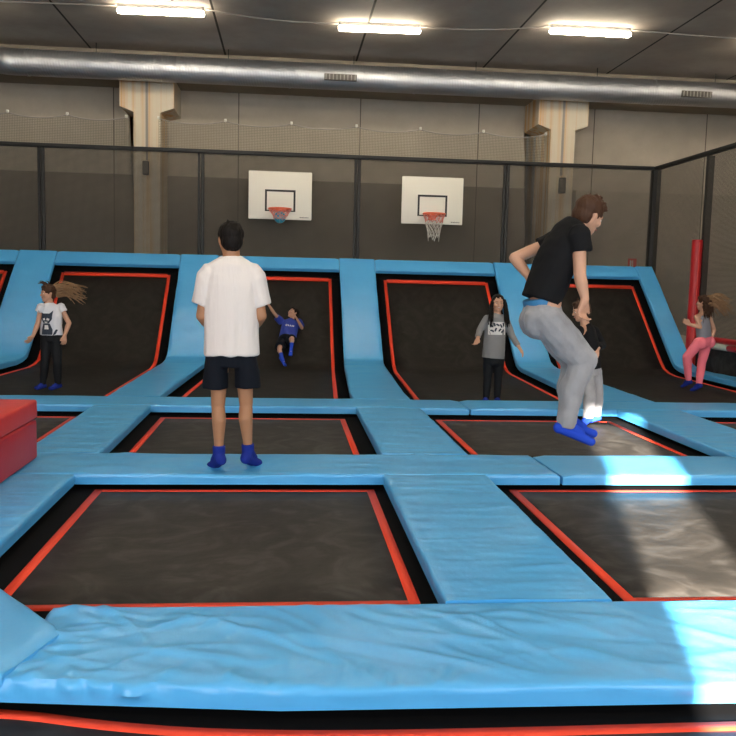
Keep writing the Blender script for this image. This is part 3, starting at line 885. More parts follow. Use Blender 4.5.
def hair_cap(parent, c, B, h, m, length=0.0, back=-.10, volume=.05, spiky=0, front=.26, seed=0, voxel=.006):
    """scalp hair: covers crown, sides and back, leaves the face free"""
    bm = bmesh.new()
    P = lambda x, y, z: V(c) + B @ V((x * h, y * h, z * h))
    ball(bm, P(0, back + .01, .19), ((.335 + volume) * h, (.40 + volume * .6) * h, (.335 + volume) * h), B, 24)
    ball(bm, P(0, back - .10, -.04), ((.30 + volume * .7) * h, (.27 + volume) * h, (.32 + length) * h), B, 20)
    ball(bm, P(0, front - .06, .37), (.235 * h, .15 * h, .12 * h), B, 14)
    for s in (-1, 1): rcone(bm, P(s * .30, .02, .18), P(s * .315, .06, .0), .07 * h, .03 * h)
    rnd = random.Random(seed)
    for k in range(int(spiky)):
        a = rnd.uniform(-1.1, 1.1); t = rnd.uniform(-.4, 1.25)
        d = V((math.sin(a) * .9, math.sin(t), math.cos(a) * math.cos(t) + .2)).normalized()
        p = V((d.x * .33, back + .02 + d.y * .38, .19 + d.z * .33))
        e = p + d * rnd.uniform(.06, .11) + V((0, .03, .01))
        rcone(bm, P(*p), P(*e), .055 * h, .014 * h, 8, 2)
    return remeshed('hair', bm, m, parent, voxel, 2, lambda c_, n: .006 * noise.noise(V((c_.x * 60, c_.y * 60, c_.z * 14))))

def strands(name, parent, m, origin, spread, path, n, r0, seed, jitter, rend=.25):
    """bundle of tapered locks; path = list of offsets from origin"""
    rnd = random.Random(seed); bm = bmesh.new()
    for k in range(n):
        o = V(origin) + V([rnd.uniform(-s, s) for s in spread])
        j = V([rnd.uniform(-jitter, jitter) for _ in range(3)])
        pts = [o]
        for i, q in enumerate(path):
            f = (i + 1) / len(path)
            pts.append(o + V(q) + j * f * 1.4 + V([rnd.uniform(-jitter, jitter) * .3 for _ in range(3)]))
        # smooth
        sm = []
        for i in range(len(pts) - 1):
            for t in (0, .33, .66):
                a = pts[max(i - 1, 0)]; b = pts[i]; c = pts[i + 1]; d = pts[min(i + 2, len(pts) - 1)]
                sm.append(.5 * ((2 * b) + (c - a) * t + (2 * a - 5 * b + 4 * c - d) * t * t + (3 * b - a - 3 * c + d) * t ** 3))
        sm.append(pts[-1])
        tube(bm, sm, r0 * rnd.uniform(.7, 1.2), 6, r0 * rend)
    return mesh_obj(name, bm, m, parent)

def torso_rings(bm, rr, side):
    """rr: (centre, halfwidth along side, half depth)"""
    S = V(side).normalized(); cs = [V(r[0]) for r in rr]
    out = []
    for i, (c, hw, hd) in enumerate(rr):
        d = (cs[min(i + 1, len(cs) - 1)] - cs[max(i - 1, 0)]).normalized()
        f = d.cross(S).normalized(); s2 = f.cross(d).normalized()
        out.append((c, s2 * hw, f * hd))
    rings(bm, out, n=32)

def person(J, label, H, fwd, head_fwd, skin, side, head_h, handL, handR, build=1.0, voxel=.007, head_up=(0, 0, 1), leg=1.0, group=None):
    g = {k: V(v) for k, v in J.items()}
    s = H / 1.75 * build
    org = V((g['pelvis'].x, g['pelvis'].y, min(g['toL'].z, g['toR'].z) - .04 * s))
    root = thing('person', label, 'person', tuple(org), group)
    bm = bmesh.new()
    S = V(side).normalized()
    torso_rings(bm, [(g['pelvis'] - (g['spine'] - g['pelvis']) * .35, .12 * s, .09 * s), (g['pelvis'], .155 * s, .105 * s), (g['spine'], .13 * s, .09 * s),
                     (g['chest'], .155 * s, .105 * s), (g['chest'].lerp(g['neck'], .6), .13 * s, .085 * s), (g['neck'], .06 * s, .06 * s)], S)
    rcone(bm, g['chest'].lerp(g['neck'], .7), g['head'] - V(head_up) * head_h * .1 - V(head_fwd).normalized() * head_h * .08, .062 * s, .056 * s)
    for q in 'LR':
        rcone(bm, g['chest'].lerp(g['neck'], .45), g['sh' + q], .062 * s, .048 * s)
        rcone(bm, g['sh' + q], g['el' + q], .047 * s, .040 * s)
        m_ = g['el' + q].lerp(g['wr' + q], .3)
        rcone(bm, g['el' + q], m_, .040 * s, .041 * s); rcone(bm, m_, g['wr' + q], .041 * s, .027 * s)
        d, th, cu = handL if q == 'L' else handR
        hs = .185 * s
        rcone(bm, g['wr' + q], g['wr' + q] + V(d).normalized() * hs * .2, .027 * s, .026 * s)
        add_hand(bm, g['wr' + q], d, th, hs, cu)
        ls = s * leg
        rcone(bm, g['hip' + q], g['kn' + q], .085 * ls, .056 * ls)
        kn, an = g['kn' + q], g['an' + q]
        up = (an - kn)
        ft = (g['to' + q] - an); ftd = (ft - up * (ft.dot(up) / up.length_squared)).normalized()
        c1 = kn.lerp(an, .30) - ftd * .016 * s
        rcone(bm, kn, c1, .053 * ls, .058 * ls); rcone(bm, c1, kn.lerp(an, .75), .058 * ls, .040 * ls); rcone(bm, kn.lerp(an, .75), an, .040 * ls, .036 * ls)
        to = g['to' + q]
        heel = an + (an - kn).normalized() * .035 * s - ftd * .035 * s
        rcone(bm, an, heel, .036 * s, .034 * s); rcone(bm, heel, to, .032 * s, .026 * s); rcone(bm, an, an.lerp(to, .6), .036 * s, .030 * s)
    HB = basis(head_fwd, head_up)
    add_head(bm, g['head'], HB, head_h)
    shift(bm, -org)
    remeshed('body', bm, skin, root, voxel, 2)
    return root, g, s, org, HB

def garment(name, root, org, m, voxel, build, disp=None, smooth=3):
    bm = bmesh.new(); build(bm); shift(bm, -org)
    return remeshed(name, bm, m, root, voxel, smooth, disp)

def cyl(bm, a, b, ra, rb, n=20, aspect=1.0, side=None):
    """flat ended cone (sleeves, trouser legs)"""
    a = V(a); b = V(b); u, v, d = frame_from(b - a)
    if side is not None:
        u = (V(side) - d * V(side).dot(d)).normalized(); v = d.cross(u)
    rings(bm, [(a, u * ra, v * ra * aspect), (b, u * rb, v * rb * aspect)], n=n)

def sock(root, org, g, q, m, s, voxel, hi=.5, grow=.008):
    def f(bm):
        kn, an, to = g['kn' + q], g['an' + q], g['to' + q]
        up = (an - kn); ft = to - an; ftd = (ft - up * (ft.dot(up) / up.length_squared)).normalized()
        top = an + (kn - an).normalized() * hi * .16 * s
        cyl(bm, top, an, .042 * s + grow * .3, .040 * s + grow * .4)
        heel = an + up.normalized() * .035 * s - ftd * .038 * s
        rcone(bm, an, heel, .040 * s, .040 * s); rcone(bm, an, an.lerp(to, .55) + (an - to) * .0, .042 * s, .038 * s)
        sd = ftd.cross(up).normalized()
        for k in (-1, 1):
            rcone(bm, heel, to + sd * k * .018 * s, .037 * s, .030 * s)
    return garment('sock', root, org, m, voxel, f, None, 3)

def folds(amp, kx=14, kz=3, seed=0):
    return lambda c, n: amp * (noise.noise(V((c.x * kx + seed, c.y * kx, c.z * kz))) + .5 * noise.noise(V((c.x * kx * 2.2, c.y * kx * 2.2 + seed, c.z * kz * 2))))

def decal(parent, shirt, root_org, polys, origin, right, up, dirn, m, name='print'):
    """flat motif wrapped onto the shirt surface"""
    vs = [v.co.copy() for v in shirt.data.vertices]; fs = [tuple(p.vertices) for p in shirt.data.polygons]
    tree = BVHTree.FromPolygons(vs, fs)
    origin = V(origin) - root_org; right = V(right).normalized(); up = V(up).normalized(); dirn = V(dirn).normalized()
    bm = bmesh.new()
    for poly in polys:
        f = bm.faces.new([bm.verts.new((x, y, 0)) for x, y in poly])
        bmesh.ops.triangulate(bm, faces=[f])
    bmesh.ops.subdivide_edges(bm, edges=bm.edges[:], cuts=3, use_grid_fill=True)
    bmesh.ops.triangulate(bm, faces=bm.faces[:])
    for v in bm.verts:
        p = origin + right * v.co.x + up * v.co.y
        hit, nrm, idx, dist = tree.ray_cast(p - dirn * .6, dirn)
        v.co = (hit - dirn * .004) if hit else (p - dirn * .08)
    o = mesh_obj(name, bm, m, parent, smooth=True)
    return o

WHITE_J = {
    'pelvis': (-0.379, 5.93, 0.943), 'spine': (-0.381, 5.93, 1.191), 'chest': (-0.382, 5.93, 1.397), 'neck': (-0.38, 5.93, 1.547), 'head': (-0.389, 5.94, 1.666), 'shL': (-0.528, 5.93, 1.455), 'elL': (-0.576, 5.91, 1.147), 'wrL': (-0.507, 6.15, 1.023), 'shR': (-0.237, 5.93, 1.462), 'elR': (-0.175, 5.91, 1.155), 'wrR': (-0.259, 6.15, 1.028), 'hipL': (-0.454, 5.93, 0.914), 'knL': (-0.465, 5.93, 0.529), 'anL': (-0.456, 5.93, 0.182), 'toL': (-0.509, 6.07, 0.069), 'hipR': (-0.296, 5.93, 0.916), 'knR': (-0.272, 5.93, 0.545), 'anR': (-0.256, 5.96, 0.191), 'toR': (-0.204, 6.08, 0.09), 'collar': (-0.384, 5.93, 1.571), 's1': (-0.384, 5.93, 1.533), 's2': (-0.383, 5.93, 1.479), 's3': (-0.382, 5.93, 1.363), 's4': (-0.381, 5.93, 1.178), 'hem': (-0.375, 5.93, 0.88), 'slL': (-0.585, 5.93, 1.221), 'slR': (-0.169, 5.93, 1.223), 'shoT': (-0.376, 5.93, 0.998), 'shoL': (-0.48, 5.93, 0.648), 'shoR': (-0.266, 5.93, 0.654)
}
JUMP_J = {
    'pelvis': (1.69, 5.5, 1.237), 'spine': (1.734, 5.5, 1.449), 'chest': (1.818, 5.5, 1.674), 'neck': (1.891, 5.5, 1.832), 'head': (1.967, 5.5, 1.874), 'shR': (1.85, 5.33, 1.732), 'elR': (1.859, 5.3, 1.478), 'wrR': (1.9, 5.3, 1.333), 'shL': (1.878, 5.67, 1.749), 'elL': (1.539, 5.7, 1.593), 'wrL': (1.626, 5.62, 1.46), 'hipR': (1.681, 5.42, 1.188), 'knR': (1.96, 5.41, 0.924), 'anR': (1.853, 5.41, 0.504), 'toR': (2.023, 5.41, 0.39), 'hipL': (1.731, 5.58, 1.181), 'knL': (1.97, 5.59, 0.893), 'anL': (1.934, 5.59, 0.501), 'toL': (2.109, 5.61, 0.408), 'collar': (1.884, 5.5, 1.845), 's2': (1.853, 5.5, 1.773), 's3': (1.798, 5.5, 1.66), 's4': (1.744, 5.5, 1.528), 'hem': (1.673, 5.5, 1.31), 'slR': (1.865, 5.32, 1.631), 'slL': (1.707, 5.69, 1.664), 'waist': (1.674, 5.5, 1.277), 'band': (1.638, 5.5, 1.322), 'seat': (1.692, 5.5, 1.185), 'hmR': (1.854, 5.41, 0.477), 'hmL': (1.928, 5.59, 0.473)
}
CATGIRL_J = {
    'pelvis': (-2.809, 10.5, 0.659), 'spine': (-2.807, 10.5, 0.791), 'chest': (-2.817, 10.5, 0.934), 'neck': (-2.827, 10.5, 1.065), 'head': (-2.837, 10.5, 1.166), 'shR': (-2.904, 10.46, 1.006), 'elR': (-2.941, 10.44, 0.815), 'wrR': (-2.99, 10.4, 0.662), 'shL': (-2.704, 10.54, 1.007), 'elL': (-2.605, 10.53, 0.817), 'wrL': (-2.644, 10.47, 0.664), 'hipR': (-2.856, 10.5, 0.634), 'knR': (-2.878, 10.48, 0.358), 'anR': (-2.911, 10.5, 0.077), 'toR': (-2.959, 10.42, 0.038), 'hipL': (-2.751, 10.5, 0.636), 'knL': (-2.738, 10.48, 0.36), 'anL': (-2.743, 10.53, 0.075), 'toL': (-2.802, 10.44, 0.031), 'collar': (-2.821, 10.5, 1.066), 's2': (-2.816, 10.5, 1.006), 's3': (-2.806, 10.5, 0.899), 'hem': (-2.803, 10.5, 0.671), 'slR': (-2.927, 10.46, 0.946), 'slL': (-2.676, 10.54, 0.948)
}
SWEATER_J = {
    'pelvis': (2.456, 9.85, 0.56), 'spine': (2.46, 9.85, 0.75), 'chest': (2.459, 9.85, 0.928), 'neck': (2.471, 9.85, 1.07), 'head': (2.479, 9.85, 1.182), 'shR': (2.354, 9.85, 0.997), 'elR': (2.275, 9.85, 0.865), 'wrR': (2.236, 9.77, 0.776), 'shL': (2.57, 9.85, 1.001), 'elL': (2.663, 9.85, 0.802), 'wrL': (2.731, 9.77, 0.678), 'hipR': (2.396, 9.85, 0.547), 'knR': (2.388, 9.85, 0.285), 'anR': (2.379, 9.85, 0.045), 'toR': (2.328, 9.73, 0.026), 'hipL': (2.517, 9.85, 0.549), 'knL': (2.515, 9.85, 0.287), 'anL': (2.513, 9.85, 0.046), 'toL': (2.508, 9.73, 0.028), 'collar': (2.471, 9.85, 1.082), 's2': (2.461, 9.85, 1.011), 's3': (2.46, 9.85, 0.893), 's4': (2.455, 9.85, 0.727), 'hem': (2.445, 9.85, 0.536), 'slR': (2.238, 9.78, 0.787), 'slL': (2.721, 9.78, 0.695)
}
BOY_J = {
    'pelvis': (-0.001, 13.62, 0.418), 'spine': (0.029, 13.8, 0.519), 'chest': (0.06, 13.95, 0.641), 'neck': (0.092, 14.05, 0.735), 'head': (0.107, 14.12, 0.839), 'shR': (-0.096, 13.98, 0.718), 'elR': (-0.202, 13.9, 0.85), 'wrR': (-0.291, 13.85, 0.987), 'shL': (0.207, 14.02, 0.697), 'elL': (0.254, 13.85, 0.618), 'wrL': (0.17, 13.75, 0.767), 'hipR': (-0.064, 13.58, 0.388), 'knR': (-0.101, 13.35, 0.326), 'anR': (-0.068, 13.25, 0.21), 'toR': (-0.011, 13.12, 0.083), 'hipL': (0.062, 13.58, 0.406), 'knL': (0.091, 13.3, 0.483), 'anL': (0.085, 13.26, 0.368), 'toL': (0.071, 13.12, 0.24), 'collar': (0.092, 14.04, 0.735), 's2': (0.068, 14.0, 0.687), 's3': (0.053, 13.9, 0.595), 'hem': (0.014, 13.68, 0.43), 'slR': (-0.161, 13.94, 0.784), 'slL': (0.239, 13.93, 0.645)
}
CHILD_J = {
    'pelvis': (3.027, 8.2, 0.589), 'spine': (3.008, 8.2, 0.76), 'chest': (2.99, 8.2, 0.899), 'neck': (2.952, 8.2, 1.038), 'head': (2.905, 8.2, 1.166), 'shR': (2.859, 8.1, 0.973), 'elR': (2.798, 8.1, 0.785), 'wrR': (2.737, 8.08, 0.647), 'shL': (3.078, 8.28, 0.966), 'elL': (3.161, 8.26, 0.828), 'wrL': (3.051, 8.1, 0.799), 'hipR': (2.969, 8.15, 0.574), 'knR': (3.018, 8.14, 0.345), 'anR': (3.013, 8.15, 0.112), 'toR': (2.908, 8.1, 0.019), 'hipL': (3.088, 8.25, 0.565), 'knL': (3.131, 8.25, 0.342), 'anL': (3.137, 8.26, 0.116), 'toL': (3.082, 8.3, 0.047), 'collar': (2.957, 8.2, 1.038), 's2': (2.976, 8.2, 0.969), 's3': (2.998, 8.2, 0.849), 'hem': (3.026, 8.2, 0.599), 'slR': (2.741, 8.08, 0.677), 'slL': (3.076, 8.13, 0.811), 'hmR': (3.014, 8.15, 0.102), 'hmL': (3.137, 8.26, 0.105)
}
PINK_J = {
    'pelvis': (5.731, 11.2, 0.724), 'spine': (5.708, 11.2, 0.848), 'chest': (5.684, 11.2, 0.985), 'neck': (5.691, 11.2, 1.095), 'head': (5.683, 11.2, 1.218), 'shL': (5.562, 11.12, 1.027), 'elL': (5.611, 11.1, 0.893), 'wrL': (5.492, 11.15, 0.922), 'shR': (5.813, 11.26, 1.026), 'elR': (5.887, 11.24, 0.849), 'wrR': (5.825, 11.2, 0.712), 'hipL': (5.632, 11.14, 0.672), 'knL': (5.483, 11.16, 0.475), 'anL': (5.545, 11.2, 0.153), 'toL': (5.504, 11.28, 0.059), 'hipR': (5.797, 11.24, 0.681), 'knR': (5.743, 11.24, 0.416), 'anR': (5.675, 11.15, 0.105), 'toR': (5.605, 11.2, 0.014), 'collar': (5.685, 11.2, 1.081), 's2': (5.688, 11.2, 1.04), 's3': (5.703, 11.2, 0.917), 'hem': (5.729, 11.2, 0.752)
}
WIN, SUNE, EXPO = 540, 78, 0.0

# ---- man in white
def man_white():
    J = WHITE_J
    root, g, s, org, HB = person(J, 'man in a loose white T-shirt and dark shorts, standing with his back turned', 1.76,
        (0, 1, 0), (-.32, 1, -.08), M['skin_dark'], (1, 0, 0), .235, ((.35, .75, -.45), (.2, .2, 1), .7), ((-.35, .75, -.45), (-.2, .2, 1), .7), voxel=.0065, leg=.86)
    x, y = g['s3'].x, g['s3'].y
    def tee(bm):
        torso_rings(bm, [(g['hem'], .192, .150), (g['s4'], .188, .142), (g['s3'], .186, .138), (V((x, y, 1.43)), .188, .125), (g['s2'] + V((0, 0, .02)), .165, .105), (V((x, y, g['s1'].z)), .115, .080), (g['collar'] - V((0, 0, .012)), .068, .066)], (1, 0, 0))
        for q, sx in (('L', -1), ('R', 1)):
            zt = g['sh' + q].z
            rings(bm, [(V((x + sx * .05, y, zt - .015)), V((.02, 0, .085)), V((0, .085, 0))), (V((x + sx * .135, y, zt - .035)), V((sx * .045, 0, .085)), V((0, .088, 0))),
                       (V((x + sx * .172, y, zt - .075)), V((sx * .060, 0, .062)), V((0, .090, 0))),
                       (V((g['sl' + q].x, y + .01, g['sl' + q].z)), V((sx * .062, 0, .022)), V((0, .085, 0)))], n=28)
    def dsp(c, n):
        f = min(1, max(.15, (1.5 - (c.z + org.z)) / .45))
        return .010 * f * noise.noise(V((c.x * 16, c.y * 16, c.z * 1.6))) + .004 * noise.noise(V((c.x * 8, c.y * 30, c.z * 8)))
    garment('t_shirt', root, org, M['tee_white'], .008, tee, dsp, 3)
    def shorts(bm):
        torso_rings(bm, [(V((x, y, .80)), .165, .110), (V((x, y, .93)), .160, .11), (V((x, y, 1.00)), .150, .105)], (1, 0, 0))
        for q, sx in (('L', -1), ('R', 1)):
            rings(bm, [(V((x + sx * .088, y, .93)), V((.080, 0, 0)), V((0, .105, 0))), (V((g['sho' + q].x, y, .76)), V((.084, 0, 0)), V((0, .105, 0))), (V((g['sho' + q].x + sx * .004, y, g['sho' + q].z)), V((.087, 0, 0)), V((0, .098, 0)))], n=28)
    garment('shorts', root, org, M['shorts'], .008, shorts, folds(.007, 10, 4), 2)
    for q in 'LR': sock(root, org, g, q, M['sock'], s, .005, .38)
    hair_cap(root, g['head'] - org, HB, .235, M['hair_black'], back=-.10, volume=.035, seed=3, length=.0, spiky=14)
man_white()

# ---- jumping man
def man_jump():
    J = JUMP_J
    root, g, s, org, HB = person(J, 'man in a black T-shirt and grey jogging trousers caught mid-jump, knees bent, leaning forward', 1.74,
        (1, 0, 0), (1, .42, -.42), M['skin'], (0, -1, 0), .245, ((.5, -.5, -.75), (0, .2, 1), .5), ((-.15, .15, -1), (.8, .5, .1), .9), voxel=.0065, head_up=(.42, 0, 1))
    def tee(bm):
        torso_rings(bm, [(g['hem'], .165, .128), (g['s4'], .172, .135), (g['s3'], .185, .128), (g['s2'], .165, .105), (g['s2'].lerp(g['collar'], .65), .105, .080), (g['collar'], .066, .064)], (0, -1, 0))
        for q, sy in (('L', 1), ('R', -1)):
            sh = g['sh' + q]; ball(bm, sh, (.075, .070, .075))
            cyl(bm, sh + (sh - g['sl' + q]) * .15, g['sl' + q], .074, .072, 22)
    garment('t_shirt', root, org, M['tee_black'], .0075, tee, folds(.009, 8, 8, 4), 3)
    def trousers(bm):
        ball(bm, g['waist'] + V((.055, 0, -.02)), (.085, .135, .055))
        torso_rings(bm, [(g['waist'] + V((.01, 0, .01)), .150, .118), (g['pelvis'] + V((-.012, 0, -.02)), .168, .135), (g['seat'] + V((.015, 0, -.02)), .15, .12)], (0, -1, 0))
        for q in 'LR':
            hip = g['hip' + q] + V((.01, 0, 0)); kn = g['kn' + q] + V((-.012, 0, 0)); hm = g['hm' + q]
            ball(bm, g['seat'] + V((-.005, (.07 if q == 'L' else -.07), -.01)), (.145, .10, .125))
            rcone(bm, hip, hip.lerp(kn, .5), .118, .108); rcone(bm, hip.lerp(kn, .5), kn, .108, .092)
            sh = kn.lerp(hm, .45) + V((-.028, 0, 0))
            rcone(bm, kn, sh, .092, .082); cyl(bm, sh + (kn - sh) * .1, hm, .082, .058, 22)
            rcone(bm, sh, sh.lerp(hm, .6), .080, .064)
    garment('jogging_trousers', root, org, M['grey'], .0075, trousers, folds(.011, 9, 7, 2), 3)
    def band(bm):
        torso_rings(bm, [(g['waist'] + V((.002, 0, 0)), .143, .112), (g['band'] + V((.022, 0, .012)), .140, .110)], (0, -1, 0))
    garment('blue_waistband', root, org, M['band'], .007, band, None, 1)
    for q in 'LR': sock(root, org, g, q, M['sockb'], s, .005, .45)
    hair_cap(root, g['head'] - org, HB, .245, M['hair_brown'], back=-.08, volume=.03, spiky=46, seed=11, length=-.02, front=.30)
    face_parts(root, g['head'] - org, HB, .245)
man_jump()

def leg_tube(bm, g, q, r, off=0, end=None):
    kn, an = g['kn' + q], end or g['an' + q]
    rcone(bm, g['hip' + q], kn, r[0], r[1]); m_ = kn.lerp(an, .35)
    rcone(bm, kn, m_, r[1], r[2]); cyl(bm, m_, an, r[2], r[3], 16); rcone(bm, m_, m_.lerp(an, .7), r[2], r[3])

# ---- girl in cat shirt
def girl_cat():
    root, g, s, org, HB = person(CATGIRL_J, 'girl in a pale cat-print T-shirt and black leggings, hair flying, at far left', 1.28,
        (-.6, -.8, 0), (-.82, -.55, -.03), M['skin'], (-.95, .3, 0), .205, ((.0, -.3, -1), (-.8, -.6, 0), .7), ((-.5, -.4, -.7), (.1, -.4, .9), .4), voxel=.005, build=1.0)
    c = g['s3']
    def tee(bm):
        torso_rings(bm, [(g['hem'], .142, .098), (g['hem'].lerp(g['s3'], .5), .134, .095), (g['s3'], .140, .098), (g['s2'], .115, .075), (g['collar'] - V((0, 0, .01)), .050, .048)], (-.95, .3, 0))
        for q in 'LR': cyl(bm, g['sh' + q] + (g['sh' + q] - g['sl' + q]) * .3, g['sl' + q], .054, .054, 18); ball(bm, g['sh' + q], .05)
    shirt = garment('t_shirt', root, org, M['tee_pale'], .006, tee, folds(.005, 12, 8), 3)
    def leg(bm):
        torso_rings(bm, [(g['pelvis'] + V((0, 0, .05)), .115, .085), (g['pelvis'], .122, .09), (g['pelvis'] - V((0, 0, .06)), .105, .08)], (-.95, .3, 0))
        for q in 'LR': leg_tube(bm, g, q, (.075, .052, .053, .036))
    garment('leggings', root, org, M['leggings'], .006, leg, folds(.003, 14, 14), 2)
    for q in 'LR': sock(root, org, g, q, M['sock'], s, .0045, .2)
    hair_cap(root, g['head'] - org, HB, .205, M['hair_brown'], back=-.09, volume=.03, seed=5, voxel=.005)
    h = g['head'] - org
    strands('flying_hair', root, M['hair_light'], h + V((.07, .05, .02)), (.04, .05, .07), [(.09, .02, .03), (.18, .03, .02), (.27, .04, -.03)], 70, .010, 5, .05)
    strands('tied_lock', root, M['hair_brown'], h + V((-.02, .0, .10)), (.03, .03, .01), [(-.02, 0, .03), (-.06, 0, .035)], 12, .009, 6, .015)
    face_parts(root, h, HB, .205)
    # cat motif
    rt, up, dr = (.93, -.36, 0), (0, 0, 1), (.36, .93, 0)
    o = g['s3'] + V((.0, -.05, -.065))
    cat = [[(-.075, .03), (-.082, .115), (-.048, .085), (.02, .085), (.052, .115), (.048, .03), (.02, -.012), (-.045, -.012)],
           [(-.05, -.014), (.028, -.014), (.052, -.075), (.05, -.125), (-.07, -.125), (-.068, -.07)], [(.055, -.12), (.078, -.07), (.092, -.075), (.07, -.135)]]
    cat = [[(a * 1.15, b * 1.2 - .004) for a, b in q] for q in cat]
    p = decal(root, shirt, org, cat, o, rt, up, dr, M['ink'], 'cat_print')
    white = [[(-.06, .035), (-.03, .045), (-.02, .02), (-.05, .015)], [(.0, .045), (.032, .035), (.022, .012), (-.008, .02)], [(-.035, .0), (.012, .0), (.0, -.012), (-.025, -.012)], [(-.03, -.04), (.012, -.04), (.018, -.09), (-.036, -.09)]]
    bm_dr = V(dr).normalized() * -.003
    q = decal(p, shirt, org, white, o, rt, up, dr, M['paleprint'], 'print_highlights')
    for v in q.data.vertices: v.co += bm_dr
girl_cat()

# ---- girl in grey sweater
def girl_sweater():
    root, g, s, org, HB = person(SWEATER_J, 'laughing girl with long dark hair in a grey sweater and black leggings, facing the camera', 1.36,
        (0, -1, 0), (-.08, -1, .02), M['skin'], (-1, 0, 0), .205, ((.5, -.2, -.75), (-.5, -.8, 0), .4), ((-.35, -.4, -.8), (.6, -.7, .1), .6), voxel=.005, build=.98)
    def sw(bm):
        torso_rings(bm, [(g['hem'], .136, .108), (g['s4'], .130, .103), (g['s3'], .124, .092), (g['s2'], .110, .075), (g['collar'] - V((0, 0, .02)), .055, .05)], (-1, 0, 0))
        for q in 'LR':
            rcone(bm, g['sh' + q], g['el' + q], .052, .040); cyl(bm, g['el' + q], g['sl' + q], .040, .034, 16); rcone(bm, g['el' + q], g['el' + q].lerp(g['sl' + q], .7), .038, .034)
            rcone(bm, g['s2'], g['sh' + q], .06, .05)
    shirt = garment('sweater', root, org, M['sweater'], .006, sw, folds(.005, 12, 8), 3)
    def leg(bm):
        for q in 'LR': leg_tube(bm, g, q, (.072, .050, .050, .036))
        torso_rings(bm, [(g['pelvis'] + V((0, 0, .01)), .118, .088), (g['pelvis'] - V((0, 0, .07)), .12, .09)], (-1, 0, 0))
        ball(bm, g['pelvis'] - V((0, 0, .07)), (.122, .092, .07))
    garment('leggings', root, org, M['leggings'], .006, leg, None, 2)
    for q in 'LR': sock(root, org, g, q, M['sock'], s, .0045, .2)
    h = g['head'] - org
    hair_cap(root, h, HB, .205, M['hair_black'], back=-.11, volume=.025, seed=8, voxel=.005, front=.17)
    for sx in (-1, 1):
        strands('long_hair', root, M['hair_black'], h + V((sx * .068, .0, .03)), (.014, .03, .02), [(sx * .018, -.02, -.07), (sx * .022, -.06, -.15), (sx * .03, -.085, -.27)], 34, .010, 20 + sx, .02)
    face_parts(root, h, HB, .205)
    bm = bmesh.new(); rcone(bm, h + HB @ V((-.06 * .205, .385 * .205, -.235 * .205)), h + HB @ V((.06 * .205, .385 * .205, -.235 * .205)), .016 * .205, .016 * .205, 8, 3)
    mesh_obj('teeth', bm, M['eyewhite'], root)
    o = g['s3'] + V((0, 0, .0))
    p = decal(root, shirt, org, [[(-.10, -.075), (.10, -.075), (.10, .075), (-.10, .075)]], o, (1, 0, 0), (0, 0, 1), (0, 1, 0), M['paleprint'], 'pale_print_panel')
    cats = []
    rnd = random.Random(4)
    for cx, cz in ((-.07, .03), (-.035, .045), (.005, .04), (.045, .03), (.075, .045), (-.06, -.03), (-.02, -.015), (.03, -.02), (.065, -.035)):
        a = rnd.uniform(0, 3); w, hh = .010, .022
        cats.append([(cx + math.cos(a) * x - math.sin(a) * z, cz + math.sin(a) * x + math.cos(a) * z) for x, z in ((-w, -hh), (w, -hh), (w * 1.2, hh * .4), (w * .6, hh), (0, hh * .6), (-w * .8, hh))])
    q = decal(p, shirt, org, cats, o, (1, 0, 0), (0, 0, 1), (0, 1, 0), M['ink'], 'print_shapes')
    for v in q.data.vertices: v.co.y -= .003
girl_sweater()

# ---- boy sliding down
def boy():
    sd = (-1, .1, .1)
    root, g, s, org, HB = person(BOY_J, 'boy in a royal blue jersey sliding down the sloping trampoline, one arm raised', 1.15,
        (0, -1, .3), (-.75, -.45, .62), M['skin'], sd, .20, ((-.5, .1, .8), (-.4, -.8, .3), .5), ((-.6, -.1, .8), (.7, -.6, .4), .4), voxel=.005, head_up=(.35, .5, .8), build=1.0)
    def tee(bm):
        torso_rings(bm, [(g['hem'], .140, .10), (g['s3'], .138, .105), (g['s2'], .125, .085), (g['collar'], .055, .05)], sd)
        for q in 'LR': cyl(bm, g['sh' + q] + (g['sh' + q] - g['sl' + q]) * .3, g['sl' + q], .060, .056, 18); ball(bm, g['sh' + q], .055)
    shirt = garment('jersey', root, org, M['royal'], .006, tee, folds(.006, 12, 9), 3)
    def sh(bm):
        torso_rings(bm, [(g['pelvis'].lerp(g['spine'], .3), .125, .10), (g['pelvis'], .13, .10)], sd)
        ball(bm, g['pelvis'], .115)
        for q in 'LR': rcone(bm, g['hip' + q], g['hip' + q].lerp(g['kn' + q], .45), .092, .085); cyl(bm, g['hip' + q], g['hip' + q].lerp(g['kn' + q], .78), .085, .082, 18)
    garment('shorts', root, org, M['shorts'], .006, sh, folds(.004, 12, 10), 2)
    for q in 'LR':
        k = sock(root, org, g, q, M['sockb'], s, .0045, .5, .012)
    h = g['head'] - org
    hair_cap(root, h, HB, .20, M['hair_black'], back=-.11, volume=.03, seed=9, voxel=.005)
    face_parts(root, h, HB, .20)
    up = (g['collar'] - g['hem']).normalized(); dr = (0, 1, 0)
    w, z = .007, .020
    polys = []
    for k, cx in enumerate((-.055, -.03, .0, .03, .055)):
        if k == 0: polys += [[(cx - .012, -z), (cx + .012, -z), (cx + .012, -z + .01), (cx - .012, -z + .01)], [(cx - .012, z - .01), (cx + .012, z - .01), (cx + .012, z), (cx - .012, z)], [(cx - .018, -z), (cx - .008, -z), (cx - .008, z), (cx - .018, z)]]
        else: polys += [[(cx - w, -z * .8), (cx + w * 1.6, -z * .8), (cx + w, z), (cx - w, z)]]
    decal(root, shirt, org, polys, g['s2'].lerp(g['s3'], .35), (1, 0, -.15), up, dr, M['paleprint'], 'white_lettering')
boy()

